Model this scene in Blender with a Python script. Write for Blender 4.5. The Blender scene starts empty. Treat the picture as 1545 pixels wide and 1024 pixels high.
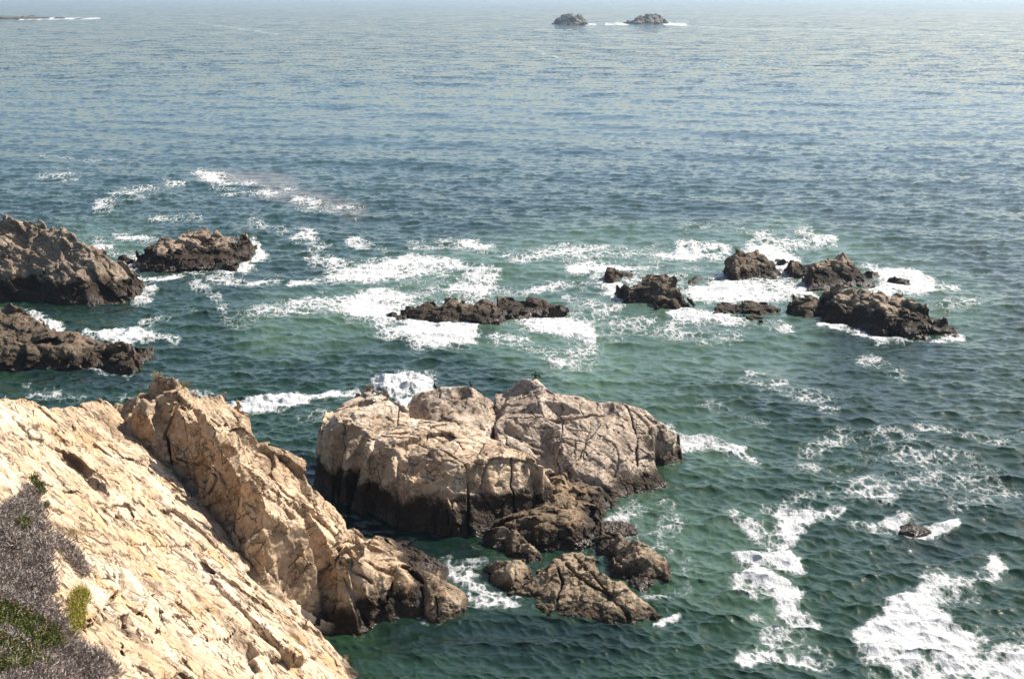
import bpy, math, random, time
import numpy as np
from concurrent.futures import ThreadPoolExecutor
from mathutils import Vector
from mathutils.bvhtree import BVHTree
from mathutils.geometry import delaunay_2d_cdt
T0 = time.time()
random.seed(7)
RNG = np.random.default_rng(11)
SC = bpy.context.scene
COL = SC.collection
POOL = ThreadPoolExecutor(4)

# ------------------------------------------------------------------ camera
CAM_H, FPX, W0, H0 = 40.9, 2040.0, 1545.0, 1024.0
PITCH = math.atan(520.0 / FPX)
CT, ST = math.cos(PITCH), math.sin(PITCH)

def ray(px, py):
    u = (np.asarray(px, float) - W0 / 2) / FPX
    v = (H0 / 2 - np.asarray(py, float)) / FPX
    return u, CT + v * ST, -ST + v * CT          # direction x, y, z

def at_z(px, py, z=0.0):
    dx, dy, dz = ray(px, py)
    t = (z - CAM_H) / dz
    return np.array([dx * t, dy * t, z * np.ones_like(t)])

def at_Y(px, py, Y):
    dx, dy, dz = ray(px, py)
    t = Y / dy
    return np.array([dx * t, Y, CAM_H + dz * t])

def at_plane(px, py, n, c):
    """n.p = c"""
    dx, dy, dz = ray(px, py)
    t = (c - n[2] * CAM_H) / (n[0] * dx + n[1] * dy + n[2] * dz)
    return np.array([dx * t, dy * t, CAM_H + dz * t])

def to_px(x, y, z=0.0):
    zz = z - CAM_H
    f = y * CT - zz * ST
    r = y * ST + zz * CT
    return W0 / 2 + FPX * x / f, H0 / 2 - FPX * r / f

# ------------------------------------------------------------------ objects
def tag(o, label=None, cat=None, group=None, kind=None):
    if label: o['label'] = label
    if cat: o['category'] = cat
    if group: o['group'] = group
    if kind: o['kind'] = kind
    return o

def mesh_np(name, v, f, mat, smooth=True, parent=None):
    """v (n,3), f (m,k) with k = 3 or 4"""
    me = bpy.data.meshes.new(name)
    v = np.ascontiguousarray(v, dtype=np.float32); f = np.ascontiguousarray(f, dtype=np.int32)
    k = f.shape[1]
    me.vertices.add(len(v)); me.vertices.foreach_set('co', v.ravel())
    me.loops.add(f.size); me.loops.foreach_set('vertex_index', f.ravel())
    me.polygons.add(len(f))
    me.polygons.foreach_set('loop_start', np.arange(0, f.size, k, dtype=np.int32))
    me.polygons.foreach_set('use_smooth', np.full(len(f), bool(smooth), dtype=bool))
    me.update(calc_edges=True)
    if smooth == 'edges': me.set_sharp_from_angle(angle=math.radians(32))
    if mat: me.materials.append(mat)
    o = bpy.data.objects.new(name, me); COL.objects.link(o)
    if parent: o.parent = parent
    return o

# ------------------------------------------------------------------ noise
M32 = np.uint32
def hash3(ix, iy, iz, seed):
    h = (ix.astype(np.int32).view(M32) * M32(0x8da6b343)) ^ (iy.astype(np.int32).view(M32) * M32(0xd8163841)) ^ (iz.astype(np.int32).view(M32) * M32(0xcb1ab31f)) ^ M32((seed * 0x9E3779B9) & 0xffffffff)
    h ^= h >> M32(15); h *= M32(0x2c1b3c6d); h ^= h >> M32(12); h *= M32(0x297a2d39); h ^= h >> M32(15)
    return h

def rehash(h, k):
    h = h ^ M32((k * 0x85ebca6b) & 0xffffffff)
    h = h * M32(0x2c1b3c6d); h = h ^ (h >> M32(13)); h = h * M32(0x297a2d39); h = h ^ (h >> M32(16))
    return h.astype(np.float32) * np.float32(2.0 ** -32)

def vnoise(p, seed):
    b = np.floor(p); f = (p - b).astype(np.float32); f = f * f * f * (f * (f * 6 - 15) + 10)
    b = b.astype(np.int32)
    r = 0
    for i in (0, 1):
        wx = f[:, 0] if i else 1 - f[:, 0]
        for j in (0, 1):
            wy = wx * (f[:, 1] if j else 1 - f[:, 1])
            for k in (0, 1):
                w = wy * (f[:, 2] if k else 1 - f[:, 2])
                r = r + w * (hash3(b[:, 0] + i, b[:, 1] + j, b[:, 2] + k, seed).astype(np.float32) * np.float32(2.0 ** -31) - 1)
    return r

def fbm(p, seed, n=4, gain=0.5):
    a, r = 1.0, 0
    for i in range(n):
        r = r + a * vnoise(p * (2.03 ** i) + 17.3 * i, seed + i)
        a *= gain
    return r

def vor(p, seed):
    """F1, F2, id hash, vector from the cell's point"""
    b = np.floor(p - 0.5).astype(np.int32)
    n = len(p)
    F1 = np.full(n, 9, np.float32); F2 = np.full(n, 9, np.float32)
    ID = np.zeros(n, M32); D = np.zeros((n, 3), np.float32)
    for i in (0, 1):
        for j in (0, 1):
            for k in (0, 1):
                cx, cy, cz = b[:, 0] + i, b[:, 1] + j, b[:, 2] + k
                h = hash3(cx, cy, cz, seed)
                dx = p[:, 0] - (cx + 0.14 + 0.72 * rehash(h, 1)); dy = p[:, 1] - (cy + 0.14 + 0.72 * rehash(h, 2)); dz = p[:, 2] - (cz + 0.14 + 0.72 * rehash(h, 3))
                d = (0.35 * np.sqrt(dx * dx + dy * dy + dz * dz) + 0.65 * np.maximum(np.maximum(np.abs(dx), np.abs(dy)), np.abs(dz))).astype(np.float32)
                m = d < F1
                F2 = np.where(m, F1, np.minimum(F2, d)); F1 = np.where(m, d, F1)
                ID = np.where(m, h, ID)
                D[m, 0] = dx[m]; D[m, 1] = dy[m]; D[m, 2] = dz[m]
    return F1, F2, ID, D

def in_chunks(fn, p, n=60000):
    parts = [p[i:i + n] for i in range(0, len(p), n)]
    return np.concatenate(list(POOL.map(fn, parts))) if parts else np.zeros(0, np.float32)

# ------------------------------------------------------------------ rocks
def blur(a, n):
    for _ in range(n):
        b = np.pad(a, 1, mode='edge')
        a = (b[:-2, 1:-1] + b[2:, 1:-1] + b[1:-1, :-2] + b[1:-1, 2:] + 2 * a) / 6
    return a

class Field:
    """height of the bare rock mass over the ground plane, a facetted sheet through surveyed points"""
    def __init__(s, pts, h, smooth=2, pad=0.6, low=-1.6):
        pts = np.array(pts, float)
        s.h = h
        s.x0, s.y0 = pts[:, 0].min() - pad, pts[:, 1].min() - pad
        s.nx = int((pts[:, 0].max() + pad - s.x0) / h) + 2
        s.ny = int((pts[:, 1].max() + pad - s.y0) / h) + 2
        # one height per place
        key = {}
        for p in pts:
            k = (round(p[0] / 0.15), round(p[1] / 0.15))
            if k not in key or key[k][2] < p[2]: key[k] = p
        pts = np.array(list(key.values()))
        vv, ee, ff, ov, *_ = delaunay_2d_cdt([Vector((p[0], p[1])) for p in pts], [], [], 0, 1e-4)
        zz = [max(pts[j][2] for j in o) if o else low for o in ov]
        H = np.full((s.nx, s.ny), low, np.float32)
        for f in ff:
            A, B, C_ = [(vv[i][0], vv[i][1], zz[i]) for i in f]
            i0 = max(0, int((min(A[0], B[0], C_[0]) - s.x0) / h)); i1 = min(s.nx, int((max(A[0], B[0], C_[0]) - s.x0) / h) + 2)
            j0 = max(0, int((min(A[1], B[1], C_[1]) - s.y0) / h)); j1 = min(s.ny, int((max(A[1], B[1], C_[1]) - s.y0) / h) + 2)
            X = s.x0 + np.arange(i0, i1)[:, None] * h; Y = s.y0 + np.arange(j0, j1)[None, :] * h
            den = (B[1] - C_[1]) * (A[0] - C_[0]) + (C_[0] - B[0]) * (A[1] - C_[1])
            if abs(den) < 1e-9: continue
            a = ((B[1] - C_[1]) * (X - C_[0]) + (C_[0] - B[0]) * (Y - C_[1])) / den
            b = ((C_[1] - A[1]) * (X - C_[0]) + (A[0] - C_[0]) * (Y - C_[1])) / den
            c = 1 - a - b
            m = (a >= -1e-6) & (b >= -1e-6) & (c >= -1e-6)
            z = a * A[2] + b * B[2] + c * C_[2]
            sub = H[i0:i1, j0:j1]
            sub[m] = z[m]
        s.H = blur(H, smooth)
    def __call__(s, x, y):
        i = np.clip((np.asarray(x) - s.x0) / s.h, 0, s.nx - 1.001); j = np.clip((np.asarray(y) - s.y0) / s.h, 0, s.ny - 1.001)
        a = i.astype(int); b = j.astype(int); fi = i - a; fj = j - b
        H = s.H
        return (H[a, b] * (1 - fi) + H[a + 1, b] * fi) * (1 - fj) + (H[a, b + 1] * (1 - fi) + H[a + 1, b + 1] * fi) * fj
    def hit(s, px, py, y0, y1, n=500):
        """first point of the sheet on the line of sight"""
        dx, dy, dz = ray(px, py)
        Y = np.linspace(y0, y1, n); t = Y / dy
        X = dx * t; Z = CAM_H + dz * t
        ins = (X > s.x0) & (X < s.x0 + s.nx * s.h) & (Y > s.y0) & (Y < s.y0 + s.ny * s.h)
        below = ins & (s(X, Y) > Z)
        k = int(np.argmax(below)) if below.any() else None
        return None if k is None else np.array([X[k], Y[k], Z[k]])

def surface_nets(phi):
    """phi<0 inside. returns vertices in index space and quads"""
    ins = phi < 0
    nx, ny, nz = phi.shape
    c = np.zeros((nx - 1, ny - 1, nz - 1), np.uint8)
    for i in (0, 1):
        for j in (0, 1):
            for k in (0, 1):
                c += ins[i:nx - 1 + i, j:ny - 1 + j, k:nz - 1 + k]
    act = (c > 0) & (c < 8)
    I, J, K = np.nonzero(act)
    idx = np.full(act.shape, -1, np.int32); idx[I, J, K] = np.arange(len(I))
    acc = np.zeros((len(I), 3), np.float32); cnt = np.zeros(len(I), np.float32)
    corners = [(i, j, k) for i in (0, 1) for j in (0, 1) for k in (0, 1)]
    val = {q: phi[I + q[0], J + q[1], K + q[2]] for q in corners}
    for q in corners:
        for ax in range(3):
            if q[ax] == 0:
                r = list(q); r[ax] = 1; r = tuple(r)
                a, b = val[q], val[r]
                m = (a < 0) != (b < 0)
                t = np.where(m, a / np.where(m, a - b, 1), 0)
                for d in range(3):
                    acc[:, d] += np.where(m, q[d] + (t if d == ax else 0), 0)
                cnt += m
    V = np.stack([I, J, K], 1) + acc / cnt[:, None]
    quads = []
    for ax in range(3):
        sl0 = [slice(None)] * 3; sl1 = [slice(None)] * 3
        sl0[ax] = slice(0, -1); sl1[ax] = slice(1, None)
        A, B = ins[tuple(sl0)], ins[tuple(sl1)]
        u, w = [(1, 2), (2, 0), (0, 1)][ax]
        for flip, m in ((False, A & ~B), (True, ~A & B)):
            P = np.stack(np.nonzero(m), 1)
            ok = (P[:, u] > 0) & (P[:, w] > 0) & (P[:, u] < phi.shape[u] - 1) & (P[:, w] < phi.shape[w] - 1)
            P = P[ok]
            def cell(du, dw):
                Q = P.copy(); Q[:, u] += du; Q[:, w] += dw
                return idx[Q[:, 0], Q[:, 1], Q[:, 2]]
            q = np.stack([cell(-1, -1), cell(0, -1), cell(0, 0), cell(-1, 0)], 1)
            if flip: q = q[:, ::-1]
            quads.append(q)
    Q = np.concatenate(quads)
    return V, Q[(Q >= 0).all(1)]

def rot_basis(strike, dip, sx, sy, sz):
    """rows of a matrix that maps world to joint space: cells sx long down the dip, sy along the strike, sz thick"""
    a, d = math.radians(strike), math.radians(dip)
    e1 = np.array([math.cos(a) * math.cos(d), math.sin(a) * math.cos(d), -math.sin(d)])
    e2 = np.array([-math.sin(a), math.cos(a), 0.0])
    e3 = np.cross(e1, e2)
    return np.stack([e1 / sx, e2 / sy, e3 / sz]).astype(np.float32)

def rock(name, pts, mat, h=0.12, seed=1, joints=None, amp=1.0, scales=None, cracks=(), shear=False, smooth=2, fine=0.05, ztop=1.2, low=-1.6, yr=None, warp=.16):
    F = Field(pts, h, smooth, low=low)
    H = F.H
    gx, gy = np.gradient(H, h)
    g = np.sqrt(1 + np.minimum(gx * gx + gy * gy, 9.0))
    zmax = float(H.max()) + ztop
    z0 = -0.9
    if shear:
        ts = np.arange(-1.7, 1.5, h)
        phi = (ts[None, None, :] / g[:, :, None]).astype(np.float32) * np.ones_like(H)[:, :, None]
    else:
        zs = np.arange(z0, zmax, h)
        phi = ((zs[None, None, :] - H[:, :, None]) / g[:, :, None]).astype(np.float32)
    if joints is None: joints = np.eye(3, dtype=np.float32)
    if scales is None: scales = [(3.0, .42, .30, .10), (1.15, .17, .34, .08), (0.42, .055, .28, .03)]
    reach = amp * sum(s[1] + 0.35 * s[2] * s[0] * .5 for s in scales) + 0.35
    I, J, K = np.nonzero(np.abs(phi) < reach)
    P = np.empty((len(I), 3), np.float32)
    P[:, 0] = F.x0 + I * h; P[:, 1] = F.y0 + J * h
    P[:, 2] = (H[I, J] + ts[K]) if shear else zs[K]
    def disp(p):
        w = np.stack([fbm(p * 0.45, seed + 91, 3), fbm(p * 0.45 + 31, seed + 92, 3), fbm(p * 0.45 + 57, seed + 93, 3)], 1)
        q0 = p + warp * w
        d = 0.22 * amp * fbm(p * 0.16, seed + 80, 2)
        for k, (L, a, tilt, cr) in enumerate(scales):
            F1, F2, ID, D = vor((q0 @ joints.T) / L, seed + 7 * k)
            v = np.stack([rehash(ID, 11), rehash(ID, 12), rehash(ID, 13)], 1) - 0.5
            d = d + amp * (a * (2 * rehash(ID, 10) - 1) + tilt * L * (v * D).sum(1))
            e = np.clip(1 - (F2 - F1) / (0.09 + 0.05 * k), 0, 1)
            d = d - cr * amp * e * (rehash(ID, 14) * 1.3)
        d = d + fine * fbm(p * 2.6, seed + 70, 4, 0.6)
        return d.astype(np.float32)
    d = in_chunks(disp, P)
    val = phi[I, J, K] - d
    # surveyed cracks: narrow grooves cut into the mass
    for cr in cracks:
        width, depth, line = cr
        W = [F.hit(x, y, *(yr or (F.y0, F.y0 + F.ny * h))) for x, y in line]
        W = [w for w in W if w is not None]
        for a, b in zip(W[:-1], W[1:]):
            lo = np.minimum(a, b) - depth - .4; hi = np.maximum(a, b) + depth + .4
            m = np.nonzero(((P > lo) & (P < hi)).all(1))[0]
            if not len(m): continue
            p = P[m].astype(np.float64)
            p = p + 0.13 * np.stack([vnoise(P[m] * 1.3, 5), vnoise(P[m] * 1.3 + 9, 6), vnoise(P[m] * 1.3 + 19, 8)], 1)
            ab = b - a; t = np.clip(((p - a) @ ab) / (ab @ ab), 0, 1)
            dv = p - (a + t[:, None] * ab)
            gi = np.clip(((a[0] + b[0]) / 2 - F.x0) / h, 0, F.nx - 1).astype(int); gj = np.clip(((a[1] + b[1]) / 2 - F.y0) / h, 0, F.ny - 1).astype(int)
            n = np.array([-gx[gi, gj], -gy[gi, gj], 1.0]); n /= np.linalg.norm(n)
            dn = dv @ n
            dist = np.sqrt(np.maximum((dv * dv).sum(1) - dn * dn * (1 - (width / depth) ** 2), 0))
            val[m] = np.maximum(val[m], (width - dist).astype(np.float32))
    phi[I, J, K] = val
    phi[0] = phi[-1] = 1; phi[:, 0] = phi[:, -1] = 1
    V, Q = surface_nets(phi)
    # drop loose crumbs
    lab = np.arange(len(V))
    while True:
        m = lab[Q].min(1); new = lab.copy()
        for k in range(4): np.minimum.at(new, Q[:, k], m)
        new = new[new]; new = new[new]
        if (new == lab).all(): break
        lab = new
    cnt = np.bincount(lab, minlength=len(V)); keep = cnt[lab] >= max(cnt.max() * .06, 40)
    idx = np.cumsum(keep) - 1; Q = idx[Q[keep[Q[:, 0]]]]; V = V[keep]
    vi = np.empty_like(V)
    vi[:, 0] = F.x0 + V[:, 0] * h; vi[:, 1] = F.y0 + V[:, 1] * h
    vi[:, 2] = (F(vi[:, 0], vi[:, 1]) + ts[0] + V[:, 2] * h) if shear else z0 + V[:, 2] * h
    # keep the largest pieces only above the sea bed; origin at the foot
    c = np.array([vi[:, 0].mean(), vi[:, 1].mean(), 0.0])
    o = mesh_np(name, vi - c, Q, mat, 'edges')
    o.location = c
    o['_n'] = len(vi); del o['_n']
    o_field[o.name] = F
    o_mesh[o.name] = (vi, Q)
    return o
o_field, o_mesh = {}, {}

def drop_to(o, x, y):
    vi, Q = o_mesh[o.name]
    if o.name not in o_bvh:
        o_bvh[o.name] = BVHTree.FromPolygons([tuple(v) for v in vi.tolist()], Q.tolist())
    r = o_bvh[o.name].ray_cast(Vector((x, y, 60)), Vector((0, 0, -1)))
    return r[0].z if r[0] is not None else None
o_bvh = {}

def survey(Wl, S, T=(), back=(3.0, 0.9), foot=0.7):
    """Wl: waterline (px, py[, z]) along the near side; S: skyline (px, py, metres behind the waterline); T: points between, the same way.
    Behind the skyline the rock falls away over back[0] metres."""
    wl = [(w[0], at_z(w[0], w[1], w[2] if len(w) > 2 else 0.0)) for w in Wl]
    xs = np.array([w[0] for w in wl], float); Ys = np.array([w[1][1] for w in wl])
    o = np.argsort(xs); xs, Ys = xs[o], Ys[o]
    base = lambda px: float(np.interp(px, xs, Ys))
    pts = [w[1] for w in wl]
    sk = [at_Y(x, y, base(x) + d) for x, y, d in S]
    mid = [at_Y(x, y, base(x) + d) for x, y, d in T]
    cen = np.mean(pts + sk, 0)
    out = list(pts) + list(mid) + list(sk)
    for p in pts:
        d = p[:2] - cen[:2]; d = d / (np.linalg.norm(d) + 1e-6)
        d = d * 0.6 + np.array([0, -0.8])
        out.append(np.array([p[0] + d[0] * foot, p[1] + d[1] * foot, -1.5]))
    for p in sk:
        hgt = max(p[2], 0.1)
        out.append(np.array([p[0], p[1] + back[0] * 0.45, p[2] - hgt * 0.35]))
        out.append(np.array([p[0], p[1] + back[0], min(p[2] - hgt * back[1], 0.0)]))
        out.append(np.array([p[0], p[1] + back[0] + 1.2, -1.5]))
    for p in (sk[0], sk[-1]):
        s = -1 if p[0] < cen[0] else 1
        out.append(np.array([p[0] + s * max(0.6, 0.35 * p[2]), p[1] + 0.5, -1.5]))
    return out

# ------------------------------------------------------------------ materials
def new_mat(name):
    m = bpy.data.materials.new(name); m.use_nodes = True
    nt = m.node_tree; nt.nodes.clear()
    out = nt.nodes.new('ShaderNodeOutputMaterial')
    b = nt.nodes.new('ShaderNodeBsdfPrincipled')
    nt.links.new(b.outputs[0], out.inputs[0])
    return m, nt, b

class G:
    def __init__(s, nt): s.nt = nt
    def n(s, t, **k):
        x = s.nt.nodes.new(t)
        for a, v in k.items(): setattr(x, a, v)
        return x
    def l(s, a, b): s.nt.links.new(a, b)
    def val(s, x, sock):
        if isinstance(x, (int, float)): sock.default_value = x
        elif isinstance(x, tuple): sock.default_value = x if len(x) == len(sock.default_value) else x + (1,)
        else: s.l(x, sock)
    def math(s, op, a, b=0.0, clamp=False, c=None):
        x = s.n('ShaderNodeMath', operation=op, use_clamp=clamp)
        s.val(a, x.inputs[0]); s.val(b, x.inputs[1])
        if c is not None: s.val(c, x.inputs[2])
        return x.outputs[0]
    def mix(s, f, a, b, mode='MIX'):
        x = s.n('ShaderNodeMix', data_type='RGBA', blend_type=mode)
        s.val(f, x.inputs[0]); s.val(a, x.inputs[6]); s.val(b, x.inputs[7])
        return x.outputs[2]
    def noise(s, vec, scale, detail=4, rough=.55, dist=0.0, out=0):
        x = s.n('ShaderNodeTexNoise')
        s.l(vec, x.inputs['Vector'])
        x.inputs['Scale'].default_value = scale; x.inputs['Detail'].default_value = detail
        x.inputs['Roughness'].default_value = rough; x.inputs['Distortion'].default_value = dist
        return x.outputs[out]
    def vor(s, vec, scale, feature='DISTANCE_TO_EDGE', out='Distance', rnd=1.0):
        x = s.n('ShaderNodeTexVoronoi', feature=feature)
        s.l(vec, x.inputs['Vector']); x.inputs['Scale'].default_value = scale; x.inputs['Randomness'].default_value = rnd
        return x.outputs[out]
    def smooth(s, x, a, b):
        r = s.n('ShaderNodeMapRange', interpolation_type='SMOOTHSTEP')
        s.val(x, r.inputs[0]); s.val(a, r.inputs[1]); s.val(b, r.inputs[2])
        return r.outputs[0]
    def ramp(s, x, stops):
        r = s.n('ShaderNodeValToRGB'); e = r.color_ramp.elements
        while len(e) < len(stops): e.new(0.5)
        for q, (p, c) in zip(e, stops): q.position = p; q.color = tuple(c) + (1,)
        s.l(x, r.inputs[0]); return r.outputs[0]
    def mapping(s, vec, rot=(0, 0, 0), scale=(1, 1, 1)):
        m = s.n('ShaderNodeMapping'); s.l(vec, m.inputs[0])
        m.inputs['Rotation'].default_value = rot; m.inputs['Scale'].default_value = scale
        return m.outputs[0]

def rock_mat(name, lo, mid, hi, stain=(.36, .19, .075), stain_amt=.5, wet_shade_z=1.3, wet_shade_var=1.0, wet=(.022, .015, .009), guano=0.0, guano_z=5.0, basis=None, streak=0.0, facet=.5, kelp=(.045, .022, .008), bump=1.0):
    m, nt, b = new_mat(name); g = G(nt)
    geo = g.n('ShaderNodeNewGeometry'); P = geo.outputs['Position']
    sep = g.n('ShaderNodeSeparateXYZ'); g.l(P, sep.inputs[0]); Z = sep.outputs[2]
    Pg = P
    if basis is not None:
        cb = g.n('ShaderNodeCombineXYZ')
        for q in range(3):
            vm = g.n('ShaderNodeVectorMath', operation='DOT_PRODUCT'); g.l(P, vm.inputs[0]); vm.inputs[1].default_value = tuple(float(t) for t in basis[q]); g.l(vm.outputs['Value'], cb.inputs[q])
        Pg = cb.outputs[0]
    n1 = g.noise(Pg, .32, 8, .62, .3)
    n2 = g.noise(Pg, 1.7, 8, .65, .2)
    n3 = g.noise(P, 9.0, 6, .7)
    c = g.ramp(g.math('ADD', g.math('MULTIPLY', n1, .6), g.math('MULTIPLY', n2, .4)), [(.34, lo), (.5, mid), (.64, hi)])
    blk = g.n('ShaderNodeSeparateColor'); g.l(g.vor(Pg, .55, 'F1', 'Color'), blk.inputs[0])
    c = g.mix(.16, c, g.mix(blk.outputs[0], (.2, .19, .18), (.8, .78, .74)), 'OVERLAY')
    st = g.smooth(g.noise(Pg, .55, 6, .6, .5), .54, .70)
    c = g.mix(g.math('MULTIPLY', st, stain_amt), c, stain)
    # dark lichen and iron specks
    sp = g.smooth(n3, .60, .72)
    c = g.mix(g.math('MULTIPLY', sp, .5), c, tuple(x * .42 for x in lo))
    # thin dark joints
    wv = g.n('ShaderNodeMix', data_type='VECTOR'); wv.inputs[0].default_value = .22
    g.l(Pg, wv.inputs[4]); g.l(g.noise(P, 1.1, 5, .6, 0, 1), wv.inputs[5])
    e1 = g.vor(wv.outputs[1], .95); e2 = g.vor(wv.outputs[1], 3.1)
    j1 = g.smooth(e1, .032, .008); j2 = g.smooth(e2, .045, .010)
    brk = g.smooth(g.noise(P, .9, 3), .48, .6)
    jj = g.math('MAXIMUM', g.math('MULTIPLY', j1, brk), g.math('MULTIPLY', g.math('MULTIPLY', j2, .6), g.smooth(g.noise(P, .6, 3), .5, .62)))
    c = g.mix(g.math('MULTIPLY', jj, .88), c, tuple(x * .22 for x in lo))
    if streak > 0:                                                      # dark partings along the bedding
        sn = g.noise(Pg, 1.6, 7, .62, .25)
        sl = g.smooth(g.math('ABSOLUTE', g.math('SUBTRACT', sn, .5)), .030, .006)
        sl = g.math('MULTIPLY', sl, g.smooth(g.noise(P, .7, 4), .44, .6))
        c = g.mix(g.math('MULTIPLY', sl, streak), c, tuple(x * .3 for x in lo))
        jj = g.math('MAXIMUM', jj, sl)
    if guano > 0:
        gz = g.smooth(g.math('ADD', Z, g.math('MULTIPLY', g.math('SUBTRACT', n2, .5), 5.0)), guano_z, guano_z + 1.6)
        up = g.n('ShaderNodeSeparateXYZ'); g.l(geo.outputs['Normal'], up.inputs[0])
        gz = g.math('MULTIPLY', gz, g.smooth(up.outputs[2], .35, .75))
        c = g.mix(g.math('MULTIPLY', gz, guano), c, (.68, .61, .52))
    # tide zone: algae, mussels, wet stone; its dark colour also paints shade on faces
    zz = g.math('ADD', Z, g.math('MULTIPLY', g.math('SUBTRACT', g.noise(P, .5, 6, .6), .5), -2.2 * wet_shade_var))
    wm = g.smooth(zz, wet_shade_z + .55, wet_shade_z - .45)
    wc = g.mix(g.smooth(g.noise(P, 2.3, 6, .7), .42, .62), wet, kelp)
    c = g.mix(wm, c, wc)
    g.l(c, b.inputs['Base Color'])
    sheen = g.smooth(zz, wet_shade_z * .55, -.2)
    g.l(g.math('SUBTRACT', .88, g.math('MULTIPLY', sheen, .5)), b.inputs['Roughness'])
    b.inputs['Specular IOR Level'].default_value = .3
    # relief below the mesh's own
    hgt = g.math('ADD', g.math('MULTIPLY', g.noise(Pg, 3.2, 10, .66, .2), .055), g.math('MULTIPLY', n3, .02))
    def facets(vec, scale):                                            # broken planes: every cell is a small tilted flat
        x = g.n('ShaderNodeTexVoronoi', feature='F1'); g.l(vec, x.inputs['Vector']); x.inputs['Scale'].default_value = scale
        d1 = g.n('ShaderNodeVectorMath', operation='SUBTRACT'); g.l(vec, d1.inputs[0]); g.l(x.outputs['Position'], d1.inputs[1])
        d2 = g.n('ShaderNodeVectorMath', operation='SUBTRACT'); g.l(x.outputs['Color'], d2.inputs[0]); d2.inputs[1].default_value = (.5, .5, .5)
        d3 = g.n('ShaderNodeVectorMath', operation='DOT_PRODUCT'); g.l(d1.outputs[0], d3.inputs[0]); g.l(d2.outputs[0], d3.inputs[1])
        return d3.outputs['Value']
    hgt = g.math('ADD', hgt, g.math('MULTIPLY', facets(wv.outputs[1], 1.9), facet))
    hgt = g.math('ADD', hgt, g.math('MULTIPLY', facets(wv.outputs[1], 4.7), facet * .9))
    hgt = g.math('SUBTRACT', hgt, g.math('MULTIPLY', jj, .06))
    hgt = g.math('ADD', hgt, g.math('MULTIPLY', g.math('MULTIPLY', g.vor(P, 5.0, 'F1'), wm), -.10))
    bp = g.n('ShaderNodeBump'); bp.inputs['Strength'].default_value = bump; bp.inputs['Distance'].default_value = 1.0
    g.l(hgt, bp.inputs['Height']); g.l(bp.outputs[0], b.inputs['Normal'])
    return m

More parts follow.
